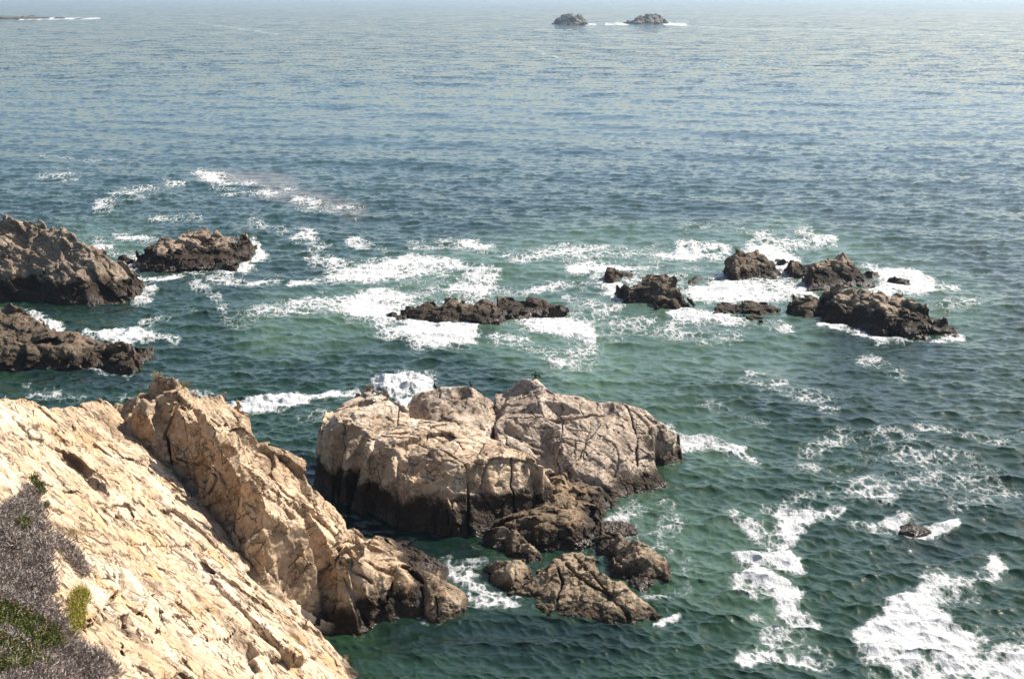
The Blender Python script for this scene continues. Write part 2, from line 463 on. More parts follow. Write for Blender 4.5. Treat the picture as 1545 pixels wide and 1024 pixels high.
def sea_mat():
    m, nt, b = new_mat('sea_water'); g = G(nt)
    geo = g.n('ShaderNodeNewGeometry'); P = geo.outputs['Position']
    a = g.n('ShaderNodeAttribute', attribute_name='foam'); sp = g.n('ShaderNodeSeparateColor'); g.l(a.outputs['Color'], sp.inputs[0])
    D, TUR, WEED = sp.outputs[0], sp.outputs[1], sp.outputs[2]
    flat = g.mapping(P, (0, 0, math.radians(-14)), (1, .62, 0))
    wv = g.n('ShaderNodeMix', data_type='VECTOR'); wv.inputs[0].default_value = .30
    g.l(flat, wv.inputs[4]); g.l(g.noise(flat, .55, 5, .6, 0, 1), wv.inputs[5])
    lace = g.vor(wv.outputs[1], 1.2)                                    # open cells between foam threads
    lace2 = g.vor(wv.outputs[1], 3.1)
    thr = g.math('SUBTRACT', 1.0, g.math('ADD', g.math('MULTIPLY', g.smooth(lace, 0, .34), .62), g.math('MULTIPLY', g.smooth(lace2, 0, .34), .38)))
    n = g.noise(g.mapping(flat, (0, 0, 0), (.6, 1.25, 1)), .36, 9, .72, .6)
    n2 = g.noise(flat, 2.4, 6, .7, .2)
    k = g.math('ADD', g.math('MULTIPLY', D, 1.26), g.math('MULTIPLY', g.math('SUBTRACT', n, .5), 3.0))
    k = g.math('ADD', k, g.math('MULTIPLY', g.math('SUBTRACT', n2, .5), 1.5))
    k = g.math('ADD', k, g.math('MULTIPLY', g.math('SUBTRACT', thr, .55), .95))
    gate = g.smooth(D, .02, .16)
    F = g.math('MULTIPLY', g.smooth(k, .42, 1.15), gate)
    soft = g.math('MULTIPLY', g.smooth(k, .0, 1.1), gate)              # milky water between the threads
    deep = g.mix(g.smooth(g.noise(flat, .045, 4), .35, .65), (.010, .027, .016), (.014, .037, .016))
    sy = g.n('ShaderNodeSeparateXYZ'); g.l(P, sy.inputs[0])
    deep = g.mix(g.smooth(g.math('ADD', sy.outputs[1], g.math('MULTIPLY', g.noise(flat, .012, 4), 160)), 200, 620), deep, (.030, .066, .074))   # bluer offshore water, its colour lightened in place of sky reflection and haze
    wat = g.mix(TUR, deep, (.090, .150, .098))
    wat = g.mix(g.math('MULTIPLY', a.outputs['Alpha'], .85), wat, (.003, .010, .009))   # painted shade and dark reflections beside the rocks
    wat = g.mix(g.math('MULTIPLY', soft, .6), wat, (.21, .28, .25))
    wat = g.mix(WEED, wat, (.16, .12, .10))
    g.l(g.mix(F, wat, (.58, .58, .57)), b.inputs['Base Color'])
    g.l(g.math('ADD', .07, g.math('MULTIPLY', F, .7)), b.inputs['Roughness'])
    b.inputs['IOR'].default_value = 1.333
    g.l(g.math('SUBTRACT', .75, g.math('MULTIPLY', F, .65)), b.inputs['Specular IOR Level'])
    rip = g.noise(g.mapping(P, (0, 0, math.radians(-18)), (1, 1.9, 1)), 1.5, 7, .62, .5)
    hh = g.math('ADD', g.math('MULTIPLY', rip, .035), g.math('MULTIPLY', g.math('MULTIPLY', F, n2), .45))
    bp = g.n('ShaderNodeBump'); bp.inputs['Strength'].default_value = .8; bp.inputs['Distance'].default_value = 1.0
    g.l(hh, bp.inputs['Height'])
    # open water: chop finer than the mesh there, as tilted normals
    ln = g.n('ShaderNodeVectorMath', operation='LENGTH'); g.l(P, ln.inputs[0])
    far = g.smooth(ln.outputs['Value'], 260, 1000)
    def tilt(vec, scale, det, k):
        q = g.n('ShaderNodeVectorMath', operation='SUBTRACT'); g.l(g.noise(vec, scale, det, .6, 0, 1), q.inputs[0]); q.inputs[1].default_value = (.5, .5, .5)
        w_ = g.n('ShaderNodeVectorMath', operation='MULTIPLY'); g.l(q.outputs[0], w_.inputs[0]); w_.inputs[1].default_value = (k * .7, k, 0)
        return w_.outputs[0]
    def vadd(p_, q_):
        x = g.n('ShaderNodeVectorMath', operation='ADD'); g.l(p_, x.inputs[0]); g.l(q_, x.inputs[1]); return x.outputs[0]
    tv = vadd(tilt(P, .55, 3, 1.5), vadd(tilt(g.mapping(P, (0, 0, math.radians(-8)), (.55, 1, 1)), .11, 5, 1.5), tilt(g.mapping(P, (0, 0, .1), (.6, 1, 1)), .02, 5, .4)))
    sc = g.n('ShaderNodeVectorMath', operation='SCALE'); g.l(tv, sc.inputs[0]); g.l(far, sc.inputs['Scale'])
    nn = g.n('ShaderNodeVectorMath', operation='NORMALIZE'); g.l(vadd(bp.outputs[0], sc.outputs[0]), nn.inputs[0])
    g.l(nn.outputs[0], b.inputs['Normal'])
    return m

def plain_mat(name, c1, c2, scale=6.0, rough=.8, trans=0.0):
    m, nt, b = new_mat(name); g = G(nt)
    geo = g.n('ShaderNodeNewGeometry')
    n = g.noise(geo.outputs['Position'], scale, 4)
    g.l(g.mix(g.smooth(n, .35, .65), c1, c2), b.inputs['Base Color'])
    b.inputs['Roughness'].default_value = rough
    b.inputs['Specular IOR Level'].default_value = .2
    return m

# ------------------------------------------------------------------ foam survey: strokes over the water (pixel of the water's surface, radius, density)
FOAM = [
 (9, .72, [(300,262),(345,272)]), (11, .46, [(330,276),(420,290),(470,305),(535,318)]), (7, .5, [(262,280),(215,290),(155,312)]), (6, .36, [(225,327),(300,325)]),
 (6, .4, [(380,333),(425,346)]), (13, .66, [(462,352),(482,372),(474,392)]), (7, .55, [(474,395),(520,408)]),
 (5, .7, [(445,428),(500,420)]), (10, .95, [(500,420),(560,410),(620,403),(690,405),(742,418)]), (9, .5, [(535,370),(575,378)]), (8, .66, [(630,368),(700,372),(770,382)]), (9, .5, [(770,382),(860,374),(910,372)]),
 (15, 1.0, [(545,462),(575,444),(640,436),(720,438)]), (8, .7, [(720,438),(800,440),(880,432)]), (18, 1.2, [(540,468),(575,470),(590,490),(640,494),(700,494)]), (9, .75, [(600,503),(680,500)]),
 (10, .85, [(640,445),(664,462)]), (13, 1.12, [(768,482),(830,484),(895,494)]), (9, .45, [(750,510),(830,522),(880,545)]), (16, .42, [(860,500),(900,518),(890,545)]),
 (14, .5, [(340,486),(400,475),(480,465),(535,458)]), (5, .55, [(215,487),(295,472)]), (7, 1.0, [(118,503),(160,502),(200,505),(262,513)]), (6, .5, [(220,490),(262,478)]),
 (13, 1.1, [(196,398),(214,428),(206,448)]), (4, .8, [(168,360),(232,362)]), (9, .6, [(140,372),(190,386)]), (5, .95, [(232,415),(300,416),(352,409)]), (7, .95, [(388,366),(392,384),(366,404)]), (9, .35, [(306,430),(330,452)]), (6, .4, [(330,425),(420,420)]),
 (8, .7, [(40,470),(72,492)]), (3, .6, [(140,550),(205,562)]), (12, .30, [(60,585),(130,598),(200,590)]), (8, .3, [(250,570),(310,590)]), (8, .95, [(335,615),(380,604),(440,606)]), (4, .6, [(445,605),(480,606),(520,604)]), (9, .35, [(440,640),(478,640)]),
 (15, 1.0, [(572,590),(600,585),(625,580)]), (9, 1.0, [(590,600),(605,612)]), (10, .9, [(560,592),(600,574),(636,590)]),
 (9, .5, [(1000,640),(1040,660)]), (8, .72, [(1035,672),(1080,666),(1120,680)]), (7, .35, [(1120,680),(1150,700)]),
 (15, .62, [(935,772),(990,762),(1012,785),(962,800)]), (9, .85, [(905,790),(925,780),(950,806),(985,812)]), (6, .5, [(1000,820),(1030,835),(1028,868)]), (4, .6, [(994,930),(1024,921)]), (6, .55, [(1018,862),(1050,858)]), (7, .3, [(960,890),(1030,880)]),
 (9, .55, [(640,858),(680,848),(716,850)]), (11, .8, [(690,862),(720,888),(748,906)]), (9, 1.0, [(714,912),(745,914),(772,914)]), (7, .4, [(655,945),(700,950)]), (4, .7, [(527,957),(545,955)]),
 (13, .9, [(866,405),(930,391),(985,396)]), (12, .55, [(860,380),(1000,384),(1040,392)]), (11, 1.2, [(1040,375),(1092,382)]), (9, .9, [(1146,374),(1200,362),(1258,370)]), (16, 1.15, [(1150,375),(1176,402)]), (17, 1.12, [(1050,442),(1130,438),(1200,432),(1232,442)]),
 (13, 1.1, [(1318,416),(1370,420),(1392,436),(1330,440)]), (8, .6, [(1390,430),(1440,440)]), (7, .88, [(1020,478),(1090,490),(1200,490)]), (12, 1.1, [(892,432),(930,440)]), (8, .5, [(1140,352),(1205,350)]), (9, .32, [(1040,340),(1130,346)]),
 (3, .75, [(1245,490),(1320,508),(1400,511),(1458,502)]), (12, .6, [(960,425),(1040,440),(1095,440)]), (9, .85, [(1000,425),(1086,432)]), (9, .5, [(870,460),(930,470)]), (14, .32, [(900,480),(1000,500),(1100,510)]), (8, .8, [(1190,402),(1220,440)]), (10, .45, [(1400,460),(1480,470)]),
 (11, 1.0, [(1195,782),(1216,778),(1190,806),(1172,826)]), (9, .85, [(1134,840),(1156,851),(1180,845),(1202,859)]), (9, 1.0, [(1150,864),(1176,876),(1196,900)]), (10, .8, [(1196,900),(1204,922),(1232,940)]), (9, .52, [(1122,785),(1150,800),(1165,822)]), (8, .55, [(1220,776),(1262,774)]), (9, .5, [(1132,880),(1160,896)]), (12, .42, [(1190,950),(1230,985)]), (9, .7, [(1130,996),(1200,992),(1256,1000)]), (10, .3, [(1160,930),(1190,975)]),
 (22, 1.5, [(1385,920),(1420,900),(1430,885)]), (26, 1.5, [(1345,965),(1380,955),(1420,960),(1500,965),(1560,970)]), (30, 1.5, [(1350,985),(1420,1010),(1560,1010)]), (11, .85, [(1440,885),(1470,868),(1500,856)]), (14, 1.2, [(1420,905),(1462,890)]), (22, 1.4, [(1400,925),(1430,940)]),
 (7, 1.15, [(1340,790),(1368,803),(1400,804),(1440,793)]), (6, .6, [(1320,788),(1350,780),(1372,784)]), (7, .4, [(1290,790),(1330,796)]),
 (16, .36, [(1150,575),(1220,590),(1260,610)]), (22, .40, [(1230,690),(1330,670),(1420,700),(1500,740)]), (16, .38, [(1260,740),(1380,720),(1450,760)]), (13, .36, [(1180,770),(1250,740),(1330,750)]), (10, .3, [(1300,535),(1345,560)]), (8, .28, [(1080,600),(1160,640)]), (8, .3, [(1400,640),(1500,660)]),
 (1.6, .9, [(915,37),(948,36)]), (1.8, 1.0, [(1002,36),(1034,37.5)]), (1.2, .9, [(884,37),(898,37)]), (1.5, .26, [(1034,39),(1110,44),(1250,45),(1330,50),(1520,54)]), (1.5, .3, [(770,60),(860,95)]), (1.2, .9, [(30,29),(150,28)]), (1.5, .25, [(300,35),(420,52)]), (3, .25, [(920,215),(1010,212)]), (3, .22, [(1080,218),(1190,220)]), (4, .2, [(60,235),(200,245)]), (6, .3, [(60,265),(110,262)]),
]
TURB = [(29, 0.63, [(560,440),(760,400),(900,385)]), (39, 0.69, [(760,470),(880,500),(900,550)]), (29, 0.58, [(880,380),(1060,390),(1200,370)]), (46, 0.52, [(880,520),(1050,500),(1150,500)]), (29, 0.58, [(420,490),(560,470)]), (23, 0.52, [(130,372),(200,372)]), (29, 0.40, [(980,780),(1040,800),(1060,850)]), (34, 0.32, [(900,580),(1000,620),(1080,680)]), (25, 0.58, [(1000,440),(1200,440)]), (29, 0.46, [(1330,420),(1450,460)]), (20, 0.58, [(1200,385),(1290,385)]), (27, 0.40, [(1120,790),(1150,900),(1180,960)]), (23, 0.29, [(820,560),(960,580)])]
WEEDS = [(8, .55, [(310,264),(420,270),(440,276)]), (12, .42, [(400,285),(470,300),(535,318)])]

WATER_SHADE = [(34, 1.0, [(500,735),(560,790),(640,825),(690,835)]), (26, .8, [(600,960),(700,965),(800,960)]), (22, .7, [(720,985),(860,985),(960,975)]), (16, .8, [(850,960),(950,960)]), (20, .7, [(440,690),(490,770)]), (14, .7, [(60,560),(200,570)]), (14, .7, [(60,462),(180,465)]), (9, .6, [(690,500),(740,500)]), (12, .5, [(1260,505),(1400,520)]), (20, .6, [(1380,815),(1440,820)])]  # shade and dark reflections beside the rocks, painted into the water's colour

def stroke_map(strokes, w=1640, h=1060, ox=-50, oy=0, s=1.0):
    """largest density of the strokes at each place of a survey grid"""
    out = np.zeros((h, w), np.float32)
    for r, d, line in strokes:
        for (xa, ya), (xb, yb) in zip(line[:-1], line[1:]):
            R = r * 2.2 + 2
            x0, x1 = int(max(0, min(xa, xb) - ox - R)), int(min(w, max(xa, xb) - ox + R + 1))
            y0, y1 = int(max(0, min(ya, yb) - oy - R)), int(min(h, max(ya, yb) - oy + R + 1))
            if x0 >= x1 or y0 >= y1: continue
            X = np.arange(x0, x1)[None, :] + ox; Y = np.arange(y0, y1)[:, None] + oy
            dx, dy = xb - xa, yb - ya
            t = np.clip(((X - xa) * dx + (Y - ya) * dy) / (dx * dx + dy * dy + 1e-6), 0, 1)
            q = np.sqrt((X - xa - t * dx) ** 2 + ((Y - ya - t * dy) * 1.25) ** 2) / r
            v = d * np.clip(1.55 - 0.8 * q, 0, 1)
            out[y0:y1, x0:x1] = np.maximum(out[y0:y1, x0:x1], v)
    return out

def sample(img, px, py, ox=-50, oy=0):
    h, w = img.shape
    i = np.clip(px - ox, 0, w - 1.01); j = np.clip(py - oy, 0, h - 1.01)
    a = i.astype(int); b = j.astype(int); fi = i - a; fj = j - b
    return (img[b, a] * (1 - fi) + img[b, a + 1] * fi) * (1 - fj) + (img[b + 1, a] * (1 - fi) + img[b + 1, a + 1] * fi) * fj

# ------------------------------------------------------------------ sea
def wave_tile(L, N, lam0, lam1, slope, wind, spread, seed, chop=1.0):
    """a square of wind sea: height, x shift, y shift; rms slope as given"""
    r = np.random.default_rng(seed)
    k1 = np.fft.fftfreq(N, L / N) * 2 * math.pi
    KX, KY = np.meshgrid(k1, k1, indexing='ij'); K = np.hypot(KX, KY); K[0, 0] = 1
    lam = 2 * math.pi / K
    S = K ** -4.0
    S = S * (1 / (1 + np.exp(-(lam - lam0) / (0.12 * lam0)))) * (1 / (1 + np.exp((lam - lam1) / (0.12 * lam1))))
    th = np.arctan2(KY, KX) - math.radians(wind)
    S = S * (np.abs(np.cos(th)) ** spread + 0.06); S[0, 0] = 0
    A = np.sqrt(S) * (r.normal(size=(N, N)) + 1j * r.normal(size=(N, N)))
    h = np.fft.ifft2(A).real
    sx = np.fft.ifft2(1j * KX * np.fft.fft2(h)).real; sy = np.fft.ifft2(1j * KY * np.fft.fft2(h)).real
    q = slope / math.sqrt((sx ** 2 + sy ** 2).mean())
    Hf = np.fft.fft2(h * q)
    dx = np.fft.ifft2(-1j * KX / K * Hf).real; dy = np.fft.ifft2(-1j * KY / K * Hf).real
    return L, N, h * q, dx * chop, dy * chop

def tile_at(t, x, y, rot):
    L, N, h, dx, dy = t
    c, s = math.cos(rot), math.sin(rot)
    i = ((x * c + y * s) / L * N) % N; j = ((-x * s + y * c) / L * N) % N
    a = i.astype(int) % N; b = j.astype(int) % N; fi = i - np.floor(i); fj = j - np.floor(j); a1 = (a + 1) % N; b1 = (b + 1) % N
    f = lambda A: (A[a, b] * (1 - fi) + A[a1, b] * fi) * (1 - fj) + (A[a, b1] * (1 - fi) + A[a1, b1] * fi) * fj
    u, v = f(dx), f(dy)
    return f(h), u * c - v * s, u * s + v * c

def build_sea():
    ys = np.concatenate([np.linspace(1090, 60, 1000), np.linspace(59.2, -3, 110)])
    dx, dy, dz = ray(np.full_like(ys, W0 / 2), ys)
    Yr = -CAM_H * dy / dz
    Yr = np.concatenate([[20, 45], Yr, np.geomspace(Yr[-1] * 1.15, 60000, 16)])
    an = np.tan(np.radians(np.linspace(-27, 27, 1500)))
    an = np.concatenate([[-1.6, -.9, -.65], an, [.65, .9, 1.6]])
    Y, A = np.meshgrid(Yr, an, indexing='ij')
    X = Y * A
    x, y = X.ravel(), Y.ravel()
    r = np.hypot(x, y)
    big = wave_tile(311, 512, 8.0, 60, .045, 74, 6, 3, 0.9)
    mid = wave_tile(71, 768, .9, 5.6, .25, 70, 4, 4, 1.2)
    sml = wave_tile(23, 512, .34, 1.7, .28, 76, 3, 5, 1.2)
    gust = np.clip(0.85 + 0.45 * np.sin(x * .017 + 1.3 * np.sin(y * .011)) * np.sin(y * .013 + 2 + np.sin(x * .009)), .35, 1.4)
    f3 = np.clip((520 - r) / 300, 0, 1) * gust; f2 = np.clip((12000 - r) / 9000, 0, 1) * (.65 + .35 * gust); f1 = np.clip((40000 - r) / 20000, 0, 1)
    z = 0; ux = 0; uy = 0
    for t, f, rt in ((big, f1, 0.0), (mid, f2, .35), (sml, f3, -.4)):
        h, a, b = tile_at(t, x, y, rt)
        z = z + h * f; ux = ux - a * f; uy = uy - b * f
    px, py = to_px(x, y)
    P3 = np.stack([x * .11, y * .07, 0 * x], 1).astype(np.float32)
    wa = np.clip(5200 / r, .3, 40) * .5
    wx = in_chunks(lambda p: fbm(p, 61, 4, .6), P3) * wa; wy = in_chunks(lambda p: fbm(p + 40, 62, 4, .6), P3) * wa * .55
    foam = sample(FM, px + wx, py + wy) * (r < 12000) * np.clip(.88 + .75 * in_chunks(lambda p: fbm(p * 1.7, 63, 3), P3), .15, 1.25); turb = sample(TM, px, py); weed = sample(WM, px, py)
    calm = np.clip((px - 470) / 90, 0, 1) * np.clip((860 - px) / 100, 0, 1) * np.clip((py - 700) / 60, 0, 1)
    z = z * (1 - .35 * np.clip(weed * 2, 0, 1)) * (1 - .3 * calm)
    lump = fbm(np.stack([x * .9, y * .9, 0 * x], 1).astype(np.float32), 40, 3)
    z = z + np.clip(foam - .35, 0, 1) * (.08 + .16 * lump) * np.clip((900 - r) / 500, 0, 1)
    z = z + sample(BM, px, py) * (.30 + .25 * lump)
    z = np.where(r > 30000, 0, z)
    V = np.stack([x + ux, y + uy, z], 1)
    ny, nx = Y.shape
    I = np.arange((ny - 1) * nx).reshape(ny - 1, nx)[:, :-1].ravel()
    Q = np.stack([I, I + 1, I + nx + 1, I + nx], 1)
    o = mesh_np('sea', V, Q, MAT['sea'])
    at = o.data.color_attributes.new('foam', 'FLOAT_COLOR', 'POINT')
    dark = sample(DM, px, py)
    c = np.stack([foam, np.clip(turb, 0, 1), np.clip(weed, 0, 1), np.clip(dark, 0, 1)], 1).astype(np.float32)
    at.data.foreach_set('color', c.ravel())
    tag(o, kind='structure')
    return o
FM = stroke_map(FOAM); TM = stroke_map([(r * 1.5, d, l) for r, d, l in TURB]); WM = stroke_map(WEEDS); DM = stroke_map(WATER_SHADE)
BM = stroke_map([(5, 1.0, [(118,503),(200,505),(255,512)]), (6, .9, [(340,612),(380,604),(435,606)]), (13, 1.3, [(575,588),(620,580)]), (7, .9, [(1044,376),(1088,380)]), (7, .8, [(1160,368),(1250,368)])])

MAT = {
 'sea': sea_mat(),
 'slope': rock_mat('tan_granite', (.25, .165, .095), (.45, .335, .225), (.64, .52, .395), stain=(.46, .28, .13), stain_amt=.9, wet_shade_z=.5, wet_shade_var=.5, basis=rot_basis(-12, 40, 2.2, 1.1, .8), streak=.85),
 'ridge': rock_mat('brown_granite', (.23, .155, .09), (.41, .295, .19), (.57, .44, .31), stain_amt=.5, wet_shade_z=2.0, wet_shade_var=1.7, streak=.7),
 'pale': rock_mat('pale_granite', (.27, .185, .115), (.46, .345, .235), (.61, .49, .37), stain_amt=.4, wet_shade_z=2.4, wet_shade_var=2.3, streak=.6, guano=.45, guano_z=5.6),  # wet band raised to paint shade on the cliff face
 'dome': rock_mat('grey_granite', (.20, .15, .105), (.36, .28, .21), (.50, .41, .325), stain_amt=.3, wet_shade_z=1.0, wet_shade_var=.9, streak=.8, guano=.35, guano_z=5.6),
 'low': rock_mat('tidal_granite', (.13, .095, .06), (.26, .195, .125), (.40, .31, .21), stain_amt=.35, streak=.6, wet_shade_z=.5, wet_shade_var=.9),
 'wetlow': rock_mat('wet_weedy_granite', (.08, .055, .03), (.15, .105, .06), (.25, .18, .11), stain_amt=.5, wet_shade_z=1.1, wet_shade_var=1.3),
 'stack': rock_mat('sea_stack_granite', (.13, .095, .062), (.26, .195, .138), (.41, .325, .24), stain_amt=.3, wet_shade_z=2.6, wet_shade_var=1.9, streak=.5),  # wet band raised to paint the shaded lower front
 'reef': rock_mat('mussel_covered_rock', (.05, .036, .024), (.095, .068, .044), (.17, .125, .082), stain_amt=.3, wet_shade_z=1.2, wet_shade_var=1.2),
 'islet': rock_mat('islet_rock', (.06, .055, .042), (.11, .10, .075), (.26, .23, .18), stain_amt=.2, wet_shade_z=2.0, wet_shade_var=1.0, guano=.25, guano_z=14),
}
print('setup', round(time.time() - T0, 1))

# ------------------------------------------------------------------ foreground headland
p1, p3, p5 = at_z(540, 985, 0), at_z(40, 620, 17.0), at_z(40, 998, 15.0)
PN = np.cross(p3 - p1, p5 - p1); PN /= np.linalg.norm(PN)
if PN[2] < 0: PN = -PN
PC = PN @ p1
on_slope = lambda x, y, up=0.0: at_plane(x, y, PN, PC) + np.array([0, 0, up])
gully = [(180,618),(191,644),(212,677),(250,706),(279,735),(305,768),(335,800),(382,859),(420,885),(455,903),(498,929),(535,955)]
pts = []
for x, y in [(38,604),(54,602),(69,611),(98,614),(131,609),(160,607),(178,606)]:
    p = on_slope(x, y); pts += [p, p + np.array([-1.6, .7, -1.8]), p + np.array([-4, 2, -8]), p + np.array([-7, 4, -17.0])]
p = on_slope(-40, 602); pts += [p, p + np.array([-2, .7, -2.0]), p + np.array([-5, 2, -12.0])]
for x, y in gully:
    p = on_slope(x, y); pts += [p + np.array([-.15, -.2, -.1]), p + np.array([.9, .35, -1.2]), p + np.array([3.0, 1.0, -4.2])]
for x, y, u in [(-60,700,.3),(-60,800,.2),(-60,900,0),(-60,1000,0),(-60,1080,0),(60,1080,0),(200,1080,0),(330,1080,0),(450,1080,0),(540,1030,0),(575,1060,-.4),(600,1090,-1),
                (60,660,.25),(130,650,-.1),(90,720,.35),(170,720,.1),(240,760,.15),(60,760,.1),(140,800,.5),(230,815,0.0),(320,850,.2),(400,920,.15),(470,960,.2),(60,860,.5),(110,850,.1),(175,860,.75),(188,905,-.2),(210,880,.55),(225,925,.6),(150,905,-.15),(270,905,.35),(250,940,.05),(120,960,.4),(185,965,-.45),(215,965,.4),(300,955,.3),(160,970,.2),(390,985,.15),(330,905,.3),(440,930,.1),(300,800,.1)]:
    pts.append(on_slope(x, y, u))
crk = [(.09, .5, [(129,944),(175,895),(186,890)]), (.12, .7, [(186,936),(183,965),(178,998)]), (.07, .4, [(222,973),(240,939)]), (.08, .45, [(126,952),(155,942),(186,936),(217,926),(240,931),(263,952)]), (.08, .4, [(258,931),(302,929),(310,962)]), (.06, .3, [(310,965),(357,955),(393,957)]),
       (.07, .35, [(186,838),(232,854),(261,866)]), (.13, .5, [(261,862),(282,880)]), (.09, .4, [(144,799),(188,817),(253,820),(320,828)]), (.1, .5, [(38,721),(85,742),(129,750),(201,763)]), (.08, .45, [(105,633),(137,662),(181,693),(235,716)]), (.06, .35, [(235,716),(300,780),(350,835)]), (.06, .35, [(60,650),(110,700),(180,735)]), (.08, .4, [(220,800),(310,860),(400,925)]), (.08, .4, [(300,815),(380,885),(460,940)]), (.06, .3, [(387,918),(387,942)])]
# bedding runs down the dip of the slope, seen as strokes falling to the right
JS = rot_basis(-22, 38, 1.7, 1.2, .9)
slope = rock('cliff_slope', pts, MAT['slope'], h=.085, seed=21, joints=JS, amp=.75, shear=True, warp=.30, cracks=crk, fine=.05, smooth=4, low=-2.0,
             scales=[(3.3, .32, .40, .14), (1.0, .10, .32, .10), (.36, .035, .22, .04)])
tag(slope, 'broad sunlit cream and tan granite slope filling the lower left corner', 'cliff')
print('slope', round(time.time() - T0, 1), len(slope.data.vertices))

pts = []
sky = [(178,612,90.5),(190,600,91),(206,588,91),(224,568,91.2),(235,563,91.2),(258,569,91),(279,586,90.8),(300,588,90.6),(320,602,90.4),(331,618,90.2),(367,638,90),(380,659,89.8),(419,676,89.5),(449,706,89.3),(469,737,89),(505,770,88.7),(527,801,88.5),(545,819,88.2),(558,812,88.2),(592,835,88),(628,861,87.6),(646,870,87.2),(655,885,86.6)]
for x, y, Y in sky:
    p = at_Y(x, y, Y + 2.4 * min(1, max(0, (x - 270) / 60)) * min(1, max(0, (690 - x) / 120)))
    pts += [p, p + np.array([.3, 1.6, -min(1.4, p[2] * .35)]), p + np.array([.8, 4.2, -p[2] * .8]), p + np.array([1.0, 6.0, -p[2] - 1.5])]
for x, y in gully[:-1]:
    p = on_slope(x, y); pts += [p + np.array([.2, .2, -.5]), p + np.array([-.5, -.6, -2.5])]
for x, y in [(545,958),(560,950),(602,938),(640,936),(655,932)]:
    p = at_z(x, y, 0); pts += [p, p + np.array([.1, -.8, -1.5])]
BX = [203,232,262,282,300,325,345,372,402,432,470,508,522,545,572,598,628]
BY = [622,622,608,640,626,644,690,705,745,768,790,806,838,848,866,862,882]
gw = [on_slope(x, y) for x, y in gully[:-2]] + [at_z(535, 955, 0.3), at_z(602, 938, 0), at_z(640, 936, 0)]
GX = [q[0] for q in gully[:-2]] + [535, 602, 640]; GY = [float(q[1]) for q in gw]
for x, y, Y in [(262,612,89.6),(228,620,89.8),(205,630,89.4),(215,668,88.4),(240,600,90.4),(297,630,89.2),(285,665,88.7),(300,640,89.5),(322,650,89.3),(334,705,88.4),(300,700,87.9),(285,690,87.8),(262,690,88.2),(320,740,87.4),(330,765,87.0),(350,715,88.5),(375,720,88.4),(395,700,89.0),(350,670,89.4),(400,740,88.2),(380,770,87.6),(370,800,86.8),(430,770,87.9),(450,745,88.5),(395,820,86.5),(420,850,85.9),(440,800,87.2),(485,800,87.6),(508,825,87.2),(500,850,86.5),(480,875,85.7),(500,900,85.1),(520,840,87.0),(535,850,86.8),(530,890,85.5),(555,905,85.2),(545,930,84.9),(575,870,86.7),(590,880,86.3),(597,905,85.5),(612,885,86.3),(630,900,85.8)]:
    d = y - np.interp(x, BX, BY)
    gy = np.interp(x, GX, GY)
    if d > 4: Y = gy + .3 + .28 * (Y - gy)                              # on the steep face
    elif d > -12: continue
    pts.append(at_Y(x, y, Y))
for x, y in zip(BX, BY):
    pts.append(at_Y(x, y, float(np.interp(x, GX, GY)) + 1.5))
crk = [(.11, .8, [(265,612),(252,660),(255,700)]), (.1, .7, [(330,650),(310,690),(300,700),(275,690)]), (.09, .6, [(300,695),(330,720),(318,745)]), (.12, .9, [(511,800),(514,830),(505,850),(500,925)]), (.1, .6, [(515,850),(545,868),(560,880)]), (.1, .6, [(600,840),(590,890)]), (.08, .5, [(335,640),(372,690),(412,735),(440,790)]), (.07, .5, [(385,730),(420,780),(450,800)])]
ridge = rock('rock_ridge', pts, MAT['ridge'], h=.085, seed=33, joints=rot_basis(-20, 55, 1.5, 1.0, 1.0), amp=1.0, cracks=crk, fine=.025, smooth=2,
             scales=[(2.5, .30, .6, .2), (1.0, .08, .34, .10), (.40, .03, .22, .04)])
tag(ridge, 'jagged brown rock ridge falling from its grassy peak to the water beside the tan slope', 'rock ridge')
print('ridge', round(time.time() - T0, 1), len(ridge.data.vertices))

# ------------------------------------------------------------------ the big split outcrop in the middle
def rel(pts, wl): return pts
block_pts = []
def add(lst, L):
    for q in L: lst.append(at_z(*q))
add(block_pts, [(483,722,0),(512,744,0),(535,757,0),(563,772,0),(605,790,0),(657,802,0),(703,810,0),(719,806,.3),(750,795,.4),(781,782,.6),(812,768,.8),(836,752,1.0)])
for p in list(block_pts): block_pts.append(p + np.array([(-.6 if p[0] < -8 else .0), -.9, -2.0]))
add(block_pts, [(478,690,2.6),(484,655,4.5),(492,629,5.3),(512,619,5.6),(521,610,6.0),(538,590,6.3),(556,594,6.5),(582,602,6.5),(605,617,6.3),(625,628,6.1),(660,636,5.9),(690,640,5.8),(727,655,5.6),(752,665,5.2),(771,677,5.1),(804,686,4.9),(820,704,4.2),(830,725,2.8)])
add(block_pts, [(500,652,5.3),(522,634,6.2),(551,648,5.8),(569,647,5.6),(562,686,4.7),(592,696,4.7),(615,716,4.2),(646,721,4.3),(670,729,4.1),(693,702,5.0),(708,699,5.0),(735,694,5.0),(771,690,4.9),(798,692,4.7)])
add(block_pts, [(520,690,3.9),(545,720,2.7),(600,740,2.5),(640,755,2.2),(690,760,2.1),(707,750,2.5),(730,740,2.9),(770,745,2.4),(800,735,2.8),(740,775,1.2),(560,660,5.5),(600,660,5.7),(650,665,5.6),(700,675,5.5),(650,690,5.2),(600,680,5.1)])
for q in [(484,655,4.5),(492,629,5.3),(512,619,5.6),(521,610,6.0),(538,590,6.3),(556,594,6.5),(582,602,6.5),(605,617,6.3)]:
    p = at_z(*q); block_pts += [p + np.array([-.5, 1.6, -1.6]), p + np.array([-.8, 3.2, -p[2] - .4]), p + np.array([-.9, 4.4, -p[2] - 1.5])]
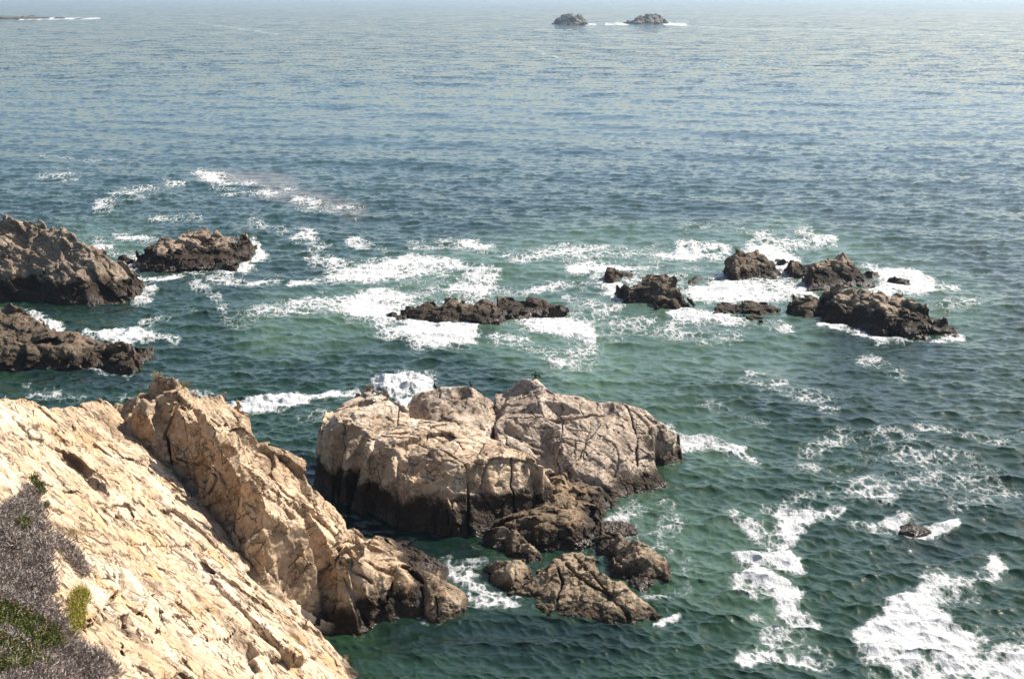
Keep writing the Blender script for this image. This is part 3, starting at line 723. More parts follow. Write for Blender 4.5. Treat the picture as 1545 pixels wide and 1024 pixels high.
for q in [(660,636,5.9),(727,655,5.6),(771,677,5.1),(804,686,4.9),(820,704,4.2)]:
    p = at_z(*q); block_pts += [p + np.array([.3, .7, -1.5]), p + np.array([.5, 1.8, -p[2] - 1])]
crk = [(.08, .5, [(561,661),(626,664),(657,679),(703,700)]), (.07, .4, [(639,669),(652,646),(683,666),(701,682)]), (.12, .8, [(706,700),(707,747),(706,806)]), (.07, .5, [(618,695),(620,716),(605,731)]), (.07, .5, [(675,711),(672,747),(676,790)]), (.08, .5, [(773,690),(771,731),(778,773)]), (.05, .3, [(600,640),(640,650),(690,680)]), (.05, .3, [(640,645),(690,660),(740,672)]), (.05, .3, [(585,655),(600,640),(603,620)]), (.06, .4, [(520,640),(518,700),(530,745)]), (.06, .4, [(560,690),(555,740),(575,770)]), (.06, .4, [(735,700),(725,745),(750,780)]), (.05, .3, [(730,672),(720,690)])]
block = rock('sea_rock', block_pts, MAT['pale'], h=.085, seed=45, joints=rot_basis(28, 20, 1.5, 1.0, 1.0), amp=.72, cracks=crk,
             fine=.02, scales=[(2.6, .28, .42, .14), (1.1, .08, .34, .10), (.42, .03, .24, .03)])
tag(block, 'large flat topped pale granite block with shaded cliff face, left half of split outcrop', 'rock', 'rocks of the split outcrop')

lp = []
add(lp, [(609,616,4.9),(626,596,5.3),(636,609,5.4),(660,609,5.3),(698,607,5.2),(748,610,4.5),(735,600,4.9),(729,652,4.6),(752,640,4.0),(690,632,4.9),(650,630,5.0),(715,596,5.2),(636,600,6.1),(641,587,6.4),(657,582,6.6),(685,581,6.6),(708,580,6.55),(714,592,6.1),(642,600,6.2),(670,601,6.2),(700,599,6.1),(640,608,5.35),(670,609,5.3),(700,606,5.2),(690,620,5.1),(742,630,4.2)])
for q in [(609,616,4.9),(626,596,5.3),(641,587,6.4),(657,582,6.6),(685,581,6.6),(708,580,6.55),(735,600,4.9),(740,607,4.7)]:
    p = at_z(*q); lp += [p + np.array([0, 1.4, -.5]), p + np.array([0, 3, -p[2] * .7]), p + np.array([0, 4.6, -p[2] - 1.2])]
for q in [(729,655,4.6),(690,640,4.9),(640,634,5.0),(609,620,4.9)]:
    p = at_z(*q); lp += [p + np.array([0, -1.2, -1.2]), p + np.array([0, -2.2, -p[2] - 1])]
ledge = rock('sea_rock', lp, MAT['dome'], h=.1, seed=52, amp=.4, fine=.02, scales=[(2.2, .26, .26, .2), (.9, .1, .3, .12), (.38, .04, .25, .03)], cracks=[(.08, .5, [(676,580),(677,606)]), (.06, .4, [(655,582),(658,600)]), (.09, .5, [(636,608),(698,607)]), (.06, .4, [(675,625),(700,615)])])
tag(ledge, 'low pale ledge behind the left block with two dark birds on its top step', 'rock', 'rocks of the split outcrop')

dp = []
add(dp, [(1024,692,0),(990,700,0),(1006,731,0),(985,735,0),(961,740,0),(943,748,0),(923,757,.2),(905,745,.5),(880,735,.8),(845,722,1.0),(822,712,1.2)])
for p in list(dp): dp.append(p + np.array([(.5 if p[0] > 14 else 0), -.9, -1.8]))
add(dp, [(743,600,5.1),(752,592,5.3),(765,585,5.8),(778,575,6.4),(791,572,6.7),(811,570,6.8),(824,581,6.5),(835,589,6.3),(876,595,6.0),(907,605,5.4),(933,605,5.2),(949,611,4.9),(972,620,4.3),(990,635,3.6),(1011,659,2.1),(1026,677,.7)])
sk = dp[-16:]
for p in list(sk): dp += [p + np.array([.2, 2.2, -min(1.2, p[2] * .4)]), p + np.array([.5, 5, -p[2] * .7]), p + np.array([.8, 7.5, -p[2] - 1.4])]
add(dp, [(793,634,4.5),(850,632,4.5),(912,625,4.4),(797,626,5.3),(822,627,5.4),(850,625,5.4),(880,622,5.2),(908,618,4.9),(815,604,6.0),(850,606,5.9),(880,608,5.6),(765,600,5.2),(760,625,4.9),(745,640,4.6),(755,665,4.0),(790,660,4.0),(850,655,4.0),(905,645,4.0),(940,630,4.2),(955,655,3.2),(975,650,3.3),(985,668,2.2),(995,690,.6),(880,680,3.0),(850,685,2.9),(920,690,2.4),(945,700,1.9),(955,725,.8),(990,715,.8),(985,695,1.6),(905,720,1.6),(870,710,2.0),(820,690,3.0),(800,680,3.4),(930,735,.9),(742,650,3.2),(748,690,2.8),(800,705,2.2)])
crk = [(.1, .7, [(851,589),(848,615),(851,635),(849,667),(844,713)]), (.1, .6, [(793,634),(850,632),(912,625)]), (.08, .5, [(806,630),(811,602),(800,580)]), (.09, .6, [(949,615),(959,654),(961,705)]), (.12, .8, [(739,612),(741,641),(752,667)]), (.06, .4, [(853,711),(876,687),(886,664),(907,641)]), (.05, .35, [(745,620),(770,633),(793,634)]), (.05, .3, [(790,648),(840,645),(890,650)]), (.05, .3, [(790,665),(845,660),(890,668)]), (.05, .3, [(870,600),(880,625)]), (.05, .3, [(830,592),(840,630)]), (.05, .3, [(890,640),(880,690)]), (.05, .3, [(868,640),(866,690)]), (.06, .4, [(960,640),(1000,670)]), (.05, .3, [(800,680),(840,690)])]
dome = rock('sea_rock', dp, MAT['dome'], h=.085, seed=61, joints=rot_basis(-35, 25, 1.4, 1.0, .9), amp=.6, cracks=crk,
            fine=.02, scales=[(2.6, .26, .38, .14), (1.1, .09, .34, .11), (.42, .035, .26, .04)])
tag(dome, 'grey tan cracked dome with a bird on its summit, right half of split outcrop', 'rock', 'rocks of the split outcrop')

def simple(name, label, Wl, S, T=(), mat='reef', seed=1, back=(3.0, .9), h=.12, amp=.6, group=None, cracks=(), foot=.7, scales=None, cat='rock', extra=None, joints=None):
    pts = survey(Wl, S, T, back, foot)
    if extra is not None: pts += extra
    o = rock(name, pts, MAT[mat], h=h, seed=seed, amp=amp, cracks=cracks, scales=scales, smooth=1, joints=joints)
    return tag(o, label, cat, group)
TW = 'tidal rocks below the split outcrop'
fs = [(1.6, .2, .6, .14), (.7, .08, .45, .08), (.33, .03, .3, .03)]
ap = []
add(ap, [(726,806,.2),(770,818,0),(816,827,0),(866,823,0),(895,812,0),(907,800,0),(909,776,0),(922,758,.1)])
for p in list(ap): ap.append(p + np.array([.2, -.8, -1.6]))
add(ap, [(765,786,1.2),(800,776,1.5),(835,757,1.7),(845,724,1.9),(880,736,1.4),(905,748,.8),(780,800,1.0),(820,795,1.3),(850,800,1.1),(880,790,1.0),(895,775,.7),(860,765,1.5),(830,780,1.5),(740,798,.7)])
add(ap, [(760,775,-.5),(840,712,.5),(905,735,-.5)])
apron = tag(rock('sea_rock', ap, MAT['wetlow'], h=.085, seed=71, amp=.9, scales=fs, smooth=1), 'low wet brown rock shelf covered with weed at the foot of the dome', 'rock', TW)
simple('sea_rock', 'small tapering brown tidal rock beside the foot of the pale block', [(722,812),(740,826),(772,840),(800,850),(824,850)], [(730,803,1.6),(760,790,2.4),(778,799,2.2),(798,817,1.6),(818,836,.9)], [(750,812,1.2),(775,820,1.2)], 'low', 72, (1.5, .9), .08, .55, TW, scales=fs)
simple('sea_rock', 'rounded brown tidal rock beside the white churning channel', [(727,862),(737,878),(770,899),(795,880),(806,866)], [(733,852,1.4),(749,844,2.0),(778,842,2.2),(798,852,1.4)], [(745,862,1.0),(770,866,1.5),(775,885,.5)], 'low', 73, (1.4, .9), .08, .5, TW, scales=fs)
simple('sea_rock', 'long tan tidal rock split by two dark clefts, largest of the low tidal rocks', [(780,897),(804,917),(824,925),(866,938),(915,949),(959,945),(993,928)],
       [(790,884,1.5),(798,876,2.2),(827,858,4.0),(836,842,5.4),(855,838,6.4),(876,831,7.4),(897,836,7.2),(917,864,4.8),(938,879,3.6),(972,905,1.6),(988,922,.6)],
       [(845,914,1.0),(810,900,1.2),(920,915,1.1),(950,932,.5),(855,874,3.6),(881,885,3.2),(850,895,2.2),(900,895,3.0),(935,910,1.8),(880,855,5.2),(915,885,3.6)], 'low', 74, (2.0, .9), .08, .6, TW,
       [(.1, .7, [(842,856),(848,874),(840,908)]), (.14, .9, [(855,850),(881,874),(920,898),(951,931)]), (.1, .6, [(868,836),(890,860),(915,890)]), (.05, .3, [(815,893),(835,870)]), (.05, .3, [(910,905),(906,935)])], scales=fs)
simple('sea_rock', 'wedge shaped brown tidal rock with dark weed on its upper edge, beside streaky foam', [(903,832),(925,862),(964,886),(1005,871),(1017,858)], [(905,815,2.2),(909,802,3.6),(930,806,4.4),(959,812,4.4),(980,825,3.4),(1003,844,1.4)], [(930,830,2.4),(965,840,2.6),(985,855,1.2),(950,862,1.2)], 'low', 75, (1.6, .9), .08, .55, TW,
       [(.07, .5, [(930,860),(950,830),(958,815)]), (.05, .3, [(960,820),(962,875)]), (.05, .3, [(925,850),(1000,855)])], scales=fs)
simple('sea_rock', 'low strip of dark weed covered rock awash behind the wedge shaped rock', [(905,801),(935,806),(962,800)], [(912,791,1.2),(940,790,1.6),(958,794,1.0)], [], 'wetlow', 76, (1.0, .9), .08, .3, TW, scales=fs)
simple('sea_rock', 'small pale washed boulder just breaking the water at the bottom edge', [(810,1000),(826,1004),(842,999)], [(815,990,1.0),(826,987,1.3),(837,990,1.0)], [], 'low', 77, (.8, .9), .07, .2, TW, scales=fs)
simple('sea_rock', 'small dark rock awash in a ring of foam alone on the right', [(1358,801),(1378,806),(1405,802)], [(1362,797,1.0),(1378,794.5,1.4),(1398,798,1.0)], [], 'wetlow', 78, (1.0, .9), .08, .3, scales=fs)
simple('boulder', 'rounded brown boulder at the low tip of the ridge beside the white churning channel', [(640,938),(655,942),(675,941),(695,934),(709,918)], [(642,874,2.4),(652,866,3.2),(672,877,2.6),(697,891,1.6),(706,906,.9)], [(650,905,1.0),(672,900,1.2),(690,910,.8),(660,885,2.2)], 'low', 79, (1.8, .9), .085, .35, None, [(.07, .5, [(662,872),(658,900),(662,930)])], scales=fs, cat='boulder')
print('outcrop', round(time.time() - T0, 1))

# ------------------------------------------------------------------ rocks farther out
ms = [(2.2, .42, .75, .2), (.95, .15, .6, .12), (.45, .05, .35, .03)]
LG, CG, RG = 'rocks along the left edge', 'reef rocks in the middle distance', 'rocks of the right hand reef'
kw = dict(h=.14, scales=ms)
simple('sea_stack', 'tall brown sea stack at the left edge, higher than the rocks near it', [(-45,455),(38,452),(90,456),(134,461),(149,459),(180,456),(203,452)],
       [(-45,322,9),(38,335,9),(48,333,9),(72,344,9),(108,351,8.5),(116,362,8),(149,375,7),(175,393,5.5),(191,406,4.5),(199,427,2.4)],
       [(38,395,3),(59,404,3),(90,406,3.2),(108,430,1.5),(131,441,1.2),(150,420,3),(165,430,2.2),(80,370,6),(120,390,5.5),(-45,400,3),(185,435,1.5),(38,425,1.0),(80,430,.9)], 'stack', 81, (6, .9), amp=.85, group=LG, joints=rot_basis(-30, 35, 1.6, 1, 1), **kw)
simple('sea_rock', 'dark shaded rock spur with a low pointed tip just behind the tan slope', [(-45,560),(38,556),(113,556),(144,554),(201,562),(221,545)],
       [(-45,455,7),(38,468,7),(59,481,6.5),(63,496,5.5),(98,502,5),(134,517,4.2),(165,520,4.4),(201,530,3.2),(216,538,1.6)], [(38,515,2.2),(72,517,2.2),(111,536,1.0),(-45,510,2.4),(140,535,1.4),(180,545,1.0)], 'reef', 82, (5, .9), amp=.7, group=LG, h=.14, scales=ms)  # darker reef material stands in for the shade on its front
simple('sea_rock', 'stepped brown rock ringed by white surf right of the tall stack', [(201,405),(232,411),(279,409),(330,408),(352,408),(377,396),(386,378)],
       [(203,390,2),(212,386,3),(235,363,7),(243,358,8),(269,359,9),(281,350,11),(305,347,12),(325,354,11),(350,360,10),(370,357,10),(382,370,4)], [(240,375,4),(270,375,5),(300,385,4),(340,385,4),(365,380,4),(320,370,7),(280,395,1.5),(340,397,1.5)], 'stack', 83, (4, .9), amp=.8, group=LG, **kw)
simple('sea_rock', 'small dark tilted slab standing between the tall stack and the stepped rock', [(178,393),(188,399),(200,400),(204,394)], [(181,386,1.2),(185,385,1.6),(200,390,1.2)], [], 'reef', 84, (1.2, .9), h=.12, amp=.3, scales=ms, group=LG)
simple('sea_rock', 'humped dark brown reef rock standing in white foam in the middle', [(600,487),(636,486),(664,487),(700,490),(721,491),(755,489),(761,477)],
       [(602,482,.8),(625,464,3),(644,451,4.6),(654,453,4.6),(663,464,3.2),(672,451,4.6),(680,448,5),(700,451,5),(706,458,4.2),(732,454,4.8),(747,458,4),(757,469,1.8)], [(690,470,2),(640,470,2),(735,468,2),(715,475,1.4),(660,475,1)], 'reef', 85, (3, .9), h=.14, amp=.7, scales=ms, group=CG)
simple('sea_rock', 'long low dark rock trailing right from the humped reef rock', [(752,474),(770,476),(804,476),(827,471),(856,470)], [(751,457,3.5),(763,451,5),(785,455,4.4),(799,453,4.6),(822,456,4),(828,463,2),(852,465,1)], [(780,465,1.8),(810,465,1.8)], 'reef', 86, (2.4, .9), h=.14, amp=.55, scales=ms, group=CG)
simple('sea_rock', 'tiny dark rock in foam left of the humped reef rock', [(579,477),(586,483),(598,481)], [(581,474,.8),(592,469,1.4),(597,471,1.2)], [], 'reef', 87, (1, .9), h=.12, amp=.3, scales=ms, group=CG)
simple('sea_rock', 'small dark peaked rock leftmost in the right hand reef', [(910,424),(915,428),(925,429),(946,420),(959,419)], [(911,416,.8),(916,405,2.6),(924,402,3.4),(941,411,2.4),(955,414,1)], [], 'reef', 88, (2, .9), h=.14, amp=.5, scales=ms, group=RG)
simple('sea_rock', 'broad dark brown rock in two humps with a low shelf running right', [(930,450),(944,459),(961,461),(992,470),(1036,474),(1052,466)],
       [(932,434,1.6),(941,429,2.6),(955,433,3),(968,431,4),(977,416,7),(1001,413,8),(1018,420,7),(1026,434,4.6),(1030,446,3),(1045,459,1.2)], [(950,445,1.2),(975,440,3),(1000,440,4),(1000,452,2.4),(1020,455,2),(985,425,5)], 'reef', 89, (2.4, .9), h=.15, amp=.65, scales=ms, group=RG)
simple('sea_rock', 'thin flat dark rock barely above the foam behind the two humps', [(1028,420),(1040,428),(1052,427),(1065,425),(1082,427)], [(1029,417,1),(1049,417,2),(1065,421,1.2),(1078,422,.8)], [], 'reef', 90, (1.2, .9), h=.13, amp=.3, scales=ms, group=RG)
simple('sea_rock', 'stout dark boulder with a blunt peak, surrounded by white foam', [(1093,411),(1102,427),(1115,429),(1135,421),(1164,420),(1182,416)],
       [(1094,402,1.5),(1100,387,4),(1111,376,6),(1128,382,5.6),(1142,381,6),(1161,389,5),(1168,400,3),(1179,411,1)], [(1108,405,2),(1125,400,2.6),(1150,402,2.4)], 'reef', 91, (4, .9), h=.15, amp=.7, scales=ms, group=RG)
simple('sea_rock', 'cluster of knobbly low black rock between the stout boulder and the pyramid', [(1174,397),(1184,406),(1194,418),(1214,419),(1224,414)], [(1176,392,1.5),(1194,390,4),(1209,398,3),(1222,399,3)], [(1195,404,1.4)], 'reef', 92, (2, .9), h=.14, amp=.7, scales=ms, group=RG)
simple('sea_rock', 'sharp pyramid shaped rock, the highest point of the right hand reef', [(1214,429),(1219,441),(1240,440),(1270,437),(1304,435),(1319,433)],
       [(1216,414,2),(1223,400,4),(1242,390,5.5),(1258,388,6),(1267,382,6),(1273,375.5,6),(1286,392,5.5),(1300,411,3.8),(1312,418,2.6),(1317,428,1)], [(1245,420,2),(1270,420,2),(1272,400,3.6),(1290,420,2),(1225,425,1.2)], 'stack', 93, (4, .9), h=.15, amp=.6, scales=ms, group=RG)
simple('sea_rock', 'tiny dark rock in the foam right of the pyramid', [(1307,415),(1316,418),(1326,416)], [(1308,411,1),(1315,408,1.4),(1324,412,1)], [], 'reef', 94, (1, .9), h=.12, amp=.3, scales=ms, group=RG)
simple('sea_rock', 'thin low rock awash far right of the pyramid', [(1340,421),(1355,426),(1374,428)], [(1342,418,1),(1361,420,1.6),(1371,425,.8)], [], 'reef', 95, (1, .9), h=.12, amp=.3, scales=ms, group=RG)
simple('sea_rock', 'low lumpy brown rock in foam left of the long right hand rock', [(1077,479),(1100,484),(1128,488),(1146,490),(1168,484),(1183,478)], [(1081,466,3),(1090,459,5.6),(1120,455,7),(1155,460,6.4),(1168,465,4),(1180,472,1.4)], [(1110,474,2),(1140,472,3)], 'reef', 96, (2, .9), h=.15, amp=.7, scales=ms, group=RG)
simple('sea_rock', 'squat dark rock joined to the left end of the long right hand rock', [(1189,477),(1212,485),(1240,484),(1252,480)], [(1192,462,2),(1201,448,4.6),(1223,447,5),(1247,449,5)], [(1215,465,2)], 'reef', 97, (3, .9), h=.15, amp=.6, scales=ms, group=RG)
long_rock = simple('sea_rock', 'long rock with shaded front and sunlit crest falling right, two birds on it', [(1242,487),(1282,496),(1326,507),(1370,509),(1394,509),(1410,500)],
       [(1247,444,4.5),(1253,431,6),(1275,429,7),(1286,436,7),(1317,444,7),(1339,449,6.6),(1344,453,6.4),(1359,450,7),(1377,458,6),(1392,463,5.6),(1404,471,4.6),(1409,484,2.6)],
       [(1280,460,2.6),(1304,460,3.4),(1322,474,2.2),(1338,464,3.4),(1361,486,1.6),(1340,488,1.4),(1300,480,1.4),(1262,460,2),(1375,480,2.6),(1390,486,2)], 'stack', 98, (4, .9), h=.14, amp=.85, scales=ms, group=RG)
simple('sea_rock', 'small broken black rocks trailing off the right tip of the long rock', [(1406,504),(1425,508),(1448,506)], [(1410,486,2.6),(1418,479,3.4),(1432,485,2.6),(1438,494,1.4),(1447,497,.8)], [], 'reef', 99, (1.6, .9), h=.13, amp=.7, scales=ms, group=RG)
IG = 'far islets near the horizon'
si = [(13, 1.6, .4, .6), (5, .7, .4, .3), (2.2, .25, .3, .1)]
for lab, Wl, S, sd in (('far rocky islet near the horizon, left one of the pair', [(834,36.6),(845,37.4),(868,37.6),(887,37)], [(838,33,10),(843,27,20),(852,22,26),(862,20,26),(872,23,26),(880,30,20),(885,33.5,10)], 101),
                      ('far rocky islet near the horizon with surf at its right side', [(944,36),(960,36.6),(985,36.6),(1008,36)], [(949,33,10),(958,28,20),(967,23,26),(978,20.5,26),(992,21,26),(1000,26,20),(1005,32,10)], 102)):
    pts = survey(Wl, S, [], (22, .9), 3)
    o = rock('islet', pts, MAT['islet'], h=.75, seed=sd, amp=1.0, scales=si, smooth=1, ztop=8)
    tag(o, lab, 'islet', IG)
for lab, Wl, S, sd in (('long low dark reef on the horizon in the top left corner', [(-20,29),(40,29),(72,28.5)], [(-15,24,30),(20,24,30),(50,24.5,30),(68,26.5,20)], 103),
                       ('short low reef on the horizon with surf, in the top left', [(82,28.6),(96,28.4)], [(84,25.2,20),(92,25.6,20)], 104),
                       ('faint low reef farthest right along the top left surf line', [(113,28.8),(128,28.5)], [(115,26.6,15),(125,26.6,15)], 105)):
    o = rock('islet', survey(Wl, S, [], (30, .9), 4), MAT['islet'], h=1.2, seed=sd, amp=.5, scales=si, smooth=1, ztop=6)
    tag(o, lab, 'reef', 'low reefs on the horizon')
print('rocks', round(time.time() - T0, 1))
sea = build_sea()
print('sea', round(time.time() - T0, 1))

# ------------------------------------------------------------------ birds
MAT['feather'] = plain_mat('black_feathers', (.012, .012, .011), (.028, .026, .022), 30, .55)
MAT['bill'] = plain_mat('grey_horn', (.10, .085, .06), (.16, .13, .09), 40, .5)
def skinned(name, verts, edges, radii, mat, parent=None, sub=2):
    me = bpy.data.meshes.new(name); me.from_pydata(verts, edges, [])
    o = bpy.data.objects.new(name, me); COL.objects.link(o)
    m = o.modifiers.new('skin', 'SKIN')
    for i, r in enumerate(radii):
        me.skin_vertices[0].data[i].radius = r if isinstance(r, tuple) else (r, r)
    me.skin_vertices[0].data[0].use_root = True
    s = o.modifiers.new('sub', 'SUBSURF'); s.levels = s.render_levels = sub
    dg = bpy.context.evaluated_depsgraph_get()
    me2 = bpy.data.meshes.new_from_object(o.evaluated_get(dg)); me2.name = name
    me2.materials.clear(); me2.materials.append(mat)
    me2.polygons.foreach_set('use_smooth', np.ones(len(me2.polygons), bool))
    o.modifiers.clear(); o.data = me2; bpy.data.meshes.remove(me)
    if parent: o.parent = parent
    return o

def bird(name, rock_o, px, py, guess, face, size, label, hunch=0.0, wings=False):
    p = at_z(px, py, guess)
    x, y = float(p[0]), float(p[1])
    best = None
    for dy in np.arange(-1.2, 1.3, .15):
        z = drop_to(rock_o, x, y + dy)
        if z is None: continue
        qy = to_px(x, y + dy, z)[1]
        if best is None or qy < best[0]: best = (qy, y + dy, z)     # stand on the skyline
    _, y, z = best
    root = bpy.data.objects.new(name, None); COL.objects.link(root)
    root.location = (x, y, z - .01); root.rotation_euler = (0, 0, math.radians(face)); root.scale = (size * 1.3,) * 3
    tag(root, label, 'bird', 'black seabirds on the rocks')
    n = 1 - hunch * .35
    # body, neck and head in one surface; x is forward
    vs = [(-.02, 0, .20), (.02, 0, .29), (.05, 0, .38), (.07, 0, .46 * n), (.055, 0, .55 * n), (.03, 0, .62 * n), (.045, 0, .685 * n), (.09, 0, .70 * n), (-.08, 0, .13), (-.05, .06, .10), (-.05, -.06, .10)]
    es = [(0, 1), (1, 2), (2, 3), (3, 4), (4, 5), (5, 6), (6, 7), (0, 8), (0, 9), (0, 10)]
    skinned('body', vs, es, [(.11, .12), (.115, .12), (.09, .095), .055, .04, .036, .042, .026, (.06, .07), .045, .045], MAT['feather'], root)
    b = mesh_np('bill', np.array([(.10, -.012, .70 * n), (.10, .012, .70 * n), (.10, 0, .72 * n), (.19, 0, .692 * n), (.178, 0, .70 * n)]), np.array([(0, 1, 3), (1, 2, 4), (2, 0, 4), (1, 4, 3), (0, 3, 4)]), MAT['bill'], False, root)
    mesh_np('tail', np.array([(-.08, -.045, .14), (-.08, .045, .14), (-.25, .06, .015), (-.25, -.06, .015), (-.08, -.045, .11), (-.08, .045, .11), (-.25, .06, .0), (-.25, -.06, .0)]), np.array([(0, 1, 2, 3), (7, 6, 5, 4), (0, 3, 7, 4), (1, 5, 6, 2), (2, 6, 7, 3), (0, 4, 5, 1)]), MAT['feather'], False, root)
    for s in (-1, 1):
        if wings:
            vs = [(.03, .09 * s, .38), (.0, .22 * s, .36), (-.03, .33 * s, .29), (-.06, .36 * s, .18)]
            rr = [(.05, .05), (.035, .07), (.025, .08), (.015, .05)]
        else:
            vs = [(.02, .10 * s, .37), (-.03, .125 * s, .27), (-.10, .10 * s, .17), (-.17, .05 * s, .09)]
            rr = [(.035, .05), (.03, .075), (.025, .06), (.012, .02)]
        skinned('wing', vs, [(0, 1), (1, 2), (2, 3)], rr, MAT['feather'], root)
        skinned('foot', [(-.04, .05 * s, .10), (-.03, .055 * s, .015), (.06, .075 * s, .01), (.065, .04 * s, .01)], [(0, 1), (1, 2), (1, 3)], [.018, .014, .012, .012], MAT['bill'], root, 1)
    return root
bird('cormorant', ledge, 656, 581, 6.6, 200, .92, 'black upright seabird with a curved neck on the left end of the low ledge')
bird('cormorant', ledge, 710, 580.5, 6.55, 160, .8, 'black hunched seabird on the right end of the low ledge', .3)
bird('cormorant', dome, 808, 570.5, 6.8, 240, .92, 'black seabird with wings half open on the summit of the grey dome', .1, True)
bird('cormorant', long_rock, 1377.5, 459, 3.9, 190, .95, 'dark seabird on the long right hand rock, higher of the two')
bird('cormorant', long_rock, 1399, 467, 3.0, 210, .75, 'dark seabird on the long right hand rock, lower of the two', .25)

# ------------------------------------------------------------------ plants on the headland
MAT['dry'] = plain_mat('dry_grey_twigs', (.15, .12, .105), (.42, .36, .315), 9, .9)
MAT['green'] = plain_mat('green_leaves', (.06, .095, .02), (.16, .17, .045), 8, .7)
MAT['yellow'] = plain_mat('yellow_green_leaves', (.27, .25, .05), (.40, .34, .09), 10, .8)
MAT['straw'] = plain_mat('straw_grass', (.36, .25, .11), (.5, .38, .2), 12, .85)
MAT['red'] = plain_mat('rusty_leaves', (.20, .085, .04), (.32, .17, .07), 9, .8)
def inside(poly, x, y):
    r = np.zeros(len(x), bool)
    for (xa, ya), (xb, yb) in zip(poly, poly[1:] + poly[:1]):
        c = ((ya > y) != (yb > y)) & (x < (xb - xa) * (y - ya) / (yb - ya + 1e-9) + xa)
        r ^= c
    return r
SF = o_field[slope.name]
def spots_on(o, poly, n, seed):
    """places on the slope whose line of sight falls in the outline"""
    r = np.random.default_rng(seed)
    P = np.array(poly, float)
    F = o_field[o.name]
    W = np.array([F.hit(x, y, F.y0, F.y0 + F.ny * F.h) if F.hit(x, y, F.y0, F.y0 + F.ny * F.h) is not None else on_slope(x, y) for x, y in poly])[:, :2]
    lo, hi = W.min(0), W.max(0)
    out = []
    while len(out) < n:
        q = r.uniform(lo, hi, (4 * n, 2))
        q = q[inside([tuple(w) for w in W], q[:, 0], q[:, 1])]
        for x, y in q[:n - len(out)]:
            out.append((x, y))
    res = []
    for x, y in out:
        z = drop_to(o, x, y)
        if z is not None: res.append((x, y, z))
    return np.array(res)

def leaves(base, length, width, up, r, spread=.0, height=.0):
    """one tapered blade (two triangles folded) per base point"""
    n = len(base)
    d = r.normal(size=(n, 3)); d[:, 2] = np.abs(d[:, 2]) + up; d /= np.linalg.norm(d, axis=1)[:, None]
    s = np.cross(d, r.normal(size=(n, 3))); s /= np.linalg.norm(s, axis=1)[:, None]
    L = length * r.uniform(.5, 1.3, n)[:, None]; Wd = width * r.uniform(.6, 1.3, n)[:, None]
    b = base + np.stack([r.normal(0, spread, n), r.normal(0, spread, n), np.abs(r.normal(0, height, n)) if height else np.zeros(n)], 1)
    m = b + d * L * .5 + r.normal(0, .12, (n, 3)) * L
    V = np.stack([b, m + s * Wd * .5, b + d * L, m - s * Wd * .5], 1).reshape(-1, 3)
    i = np.arange(n) * 4
    return V, np.stack([i, i + 1, i + 2, i + 3], 1)

def foliage(name, base, length, width, up, seed, mat, parent=None, spread=.1, height=.1, per=1):
    r = np.random.default_rng(seed)
    b = np.repeat(base, per, 0)
    V, Q = leaves(b, length, width, up, r, spread, height)
    return mesh_np(name, V, Q, mat, False, parent)
mat_poly = [(-50,800),(10,775),(38,758),(55,768),(72,795),(90,810),(110,828),(126,847),(136,866),(124,870),(110,850),(95,834),(80,828),(76,850),(82,885),(86,920),(93,950),(112,968),(134,982),(158,1000),(185,1030),(-50,1060)]
sp = spots_on(slope, mat_poly, 5200, 3)
lump = fbm(np.stack([sp[:, 0] * 1.1, sp[:, 1] * 1.1, sp[:, 2] * 1.1], 1).astype(np.float32), 77, 3)
sp[:, 2] += .02 + .28 * np.clip(lump + .25, 0, 2)
tag(foliage('dry_ground_cover', sp, .42, .042, .15, 5, MAT['dry'], spread=.09, height=.10, per=9), 'mat of dry grey purple ground cover along the left edge of the slope', 'ground cover', kind='stuff')
for lab, poly, n, sd, per in (('green and rusty ice plant patch in the bottom left corner of the grey mat', [(-50,905),(38,930),(70,950),(95,965),(100,985),(70,990),(38,972),(-50,960)], 900, 6, 10),
                     ('small bright green plant clump at the very bottom left edge', [(-50,985),(38,985),(60,995),(80,1010),(40,1024),(-50,1040)], 500, 7, 10),
                     ('small green plant at the upper end of the grey mat', [(48,757),(66,762),(76,782),(62,778)], 110, 8, 10),
                     ('tiny green sprig on the left edge of the grey mat', [(30,805),(46,810),(46,826),(32,822)], 60, 9, 10)):
    root = bpy.data.objects.new('ice_plant', None); COL.objects.link(root)
    q = spots_on(slope, poly, n, sd); c = q.mean(0); root.location = c
    q[:, 2] += .42 + .16 * np.random.default_rng(sd).uniform(0, 1, len(q))
    foliage('leaves', q - c, .15, .05, .7, sd, MAT['green'], root, .07, .08, per)
    foliage('dead_leaves', (q - c)[::4], .15, .045, .5, sd + 50, MAT['red'], root, .07, .1, per // 2)
    tag(root, lab, 'plant', 'low green plants on the left slope')
def tuft(name, rock_o, px, py, Y, n, length, label, mats, spread=.16, cat='grass', wd=.02, grp='grass tufts on the headland', hg=0.1, up=1.2):
    p = at_Y(px, py, Y); best = None
    for dy in np.arange(-2, 2, .12):
        for fx in (p[0] * (1 + dy / Y),):
            z = drop_to(rock_o, fx, Y + dy)
            if z is None: continue
            s = abs(to_px(fx, Y + dy, z)[1] - py)
            if best is None or s < best[0]: best = (s, fx, Y + dy, z)
    if best is None: best = (0, p[0], p[1], p[2])
    root = bpy.data.objects.new(name, None); COL.objects.link(root); root.location = best[1:]
    for k, (nm, mt, fr) in enumerate(mats):
        base = np.zeros((int(n * fr), 3)); base[:, 2] = -.04
        foliage(nm, base, length, wd, up, int(px) + k, MAT[mt], root, spread, hg)
    return tag(root, label, cat, grp)
tuft('grass_tuft', ridge, 236, 566, 91, 110, .42, 'dry straw coloured tuft on the very peak of the ridge', [('blades', 'straw', 1.0)], .16)
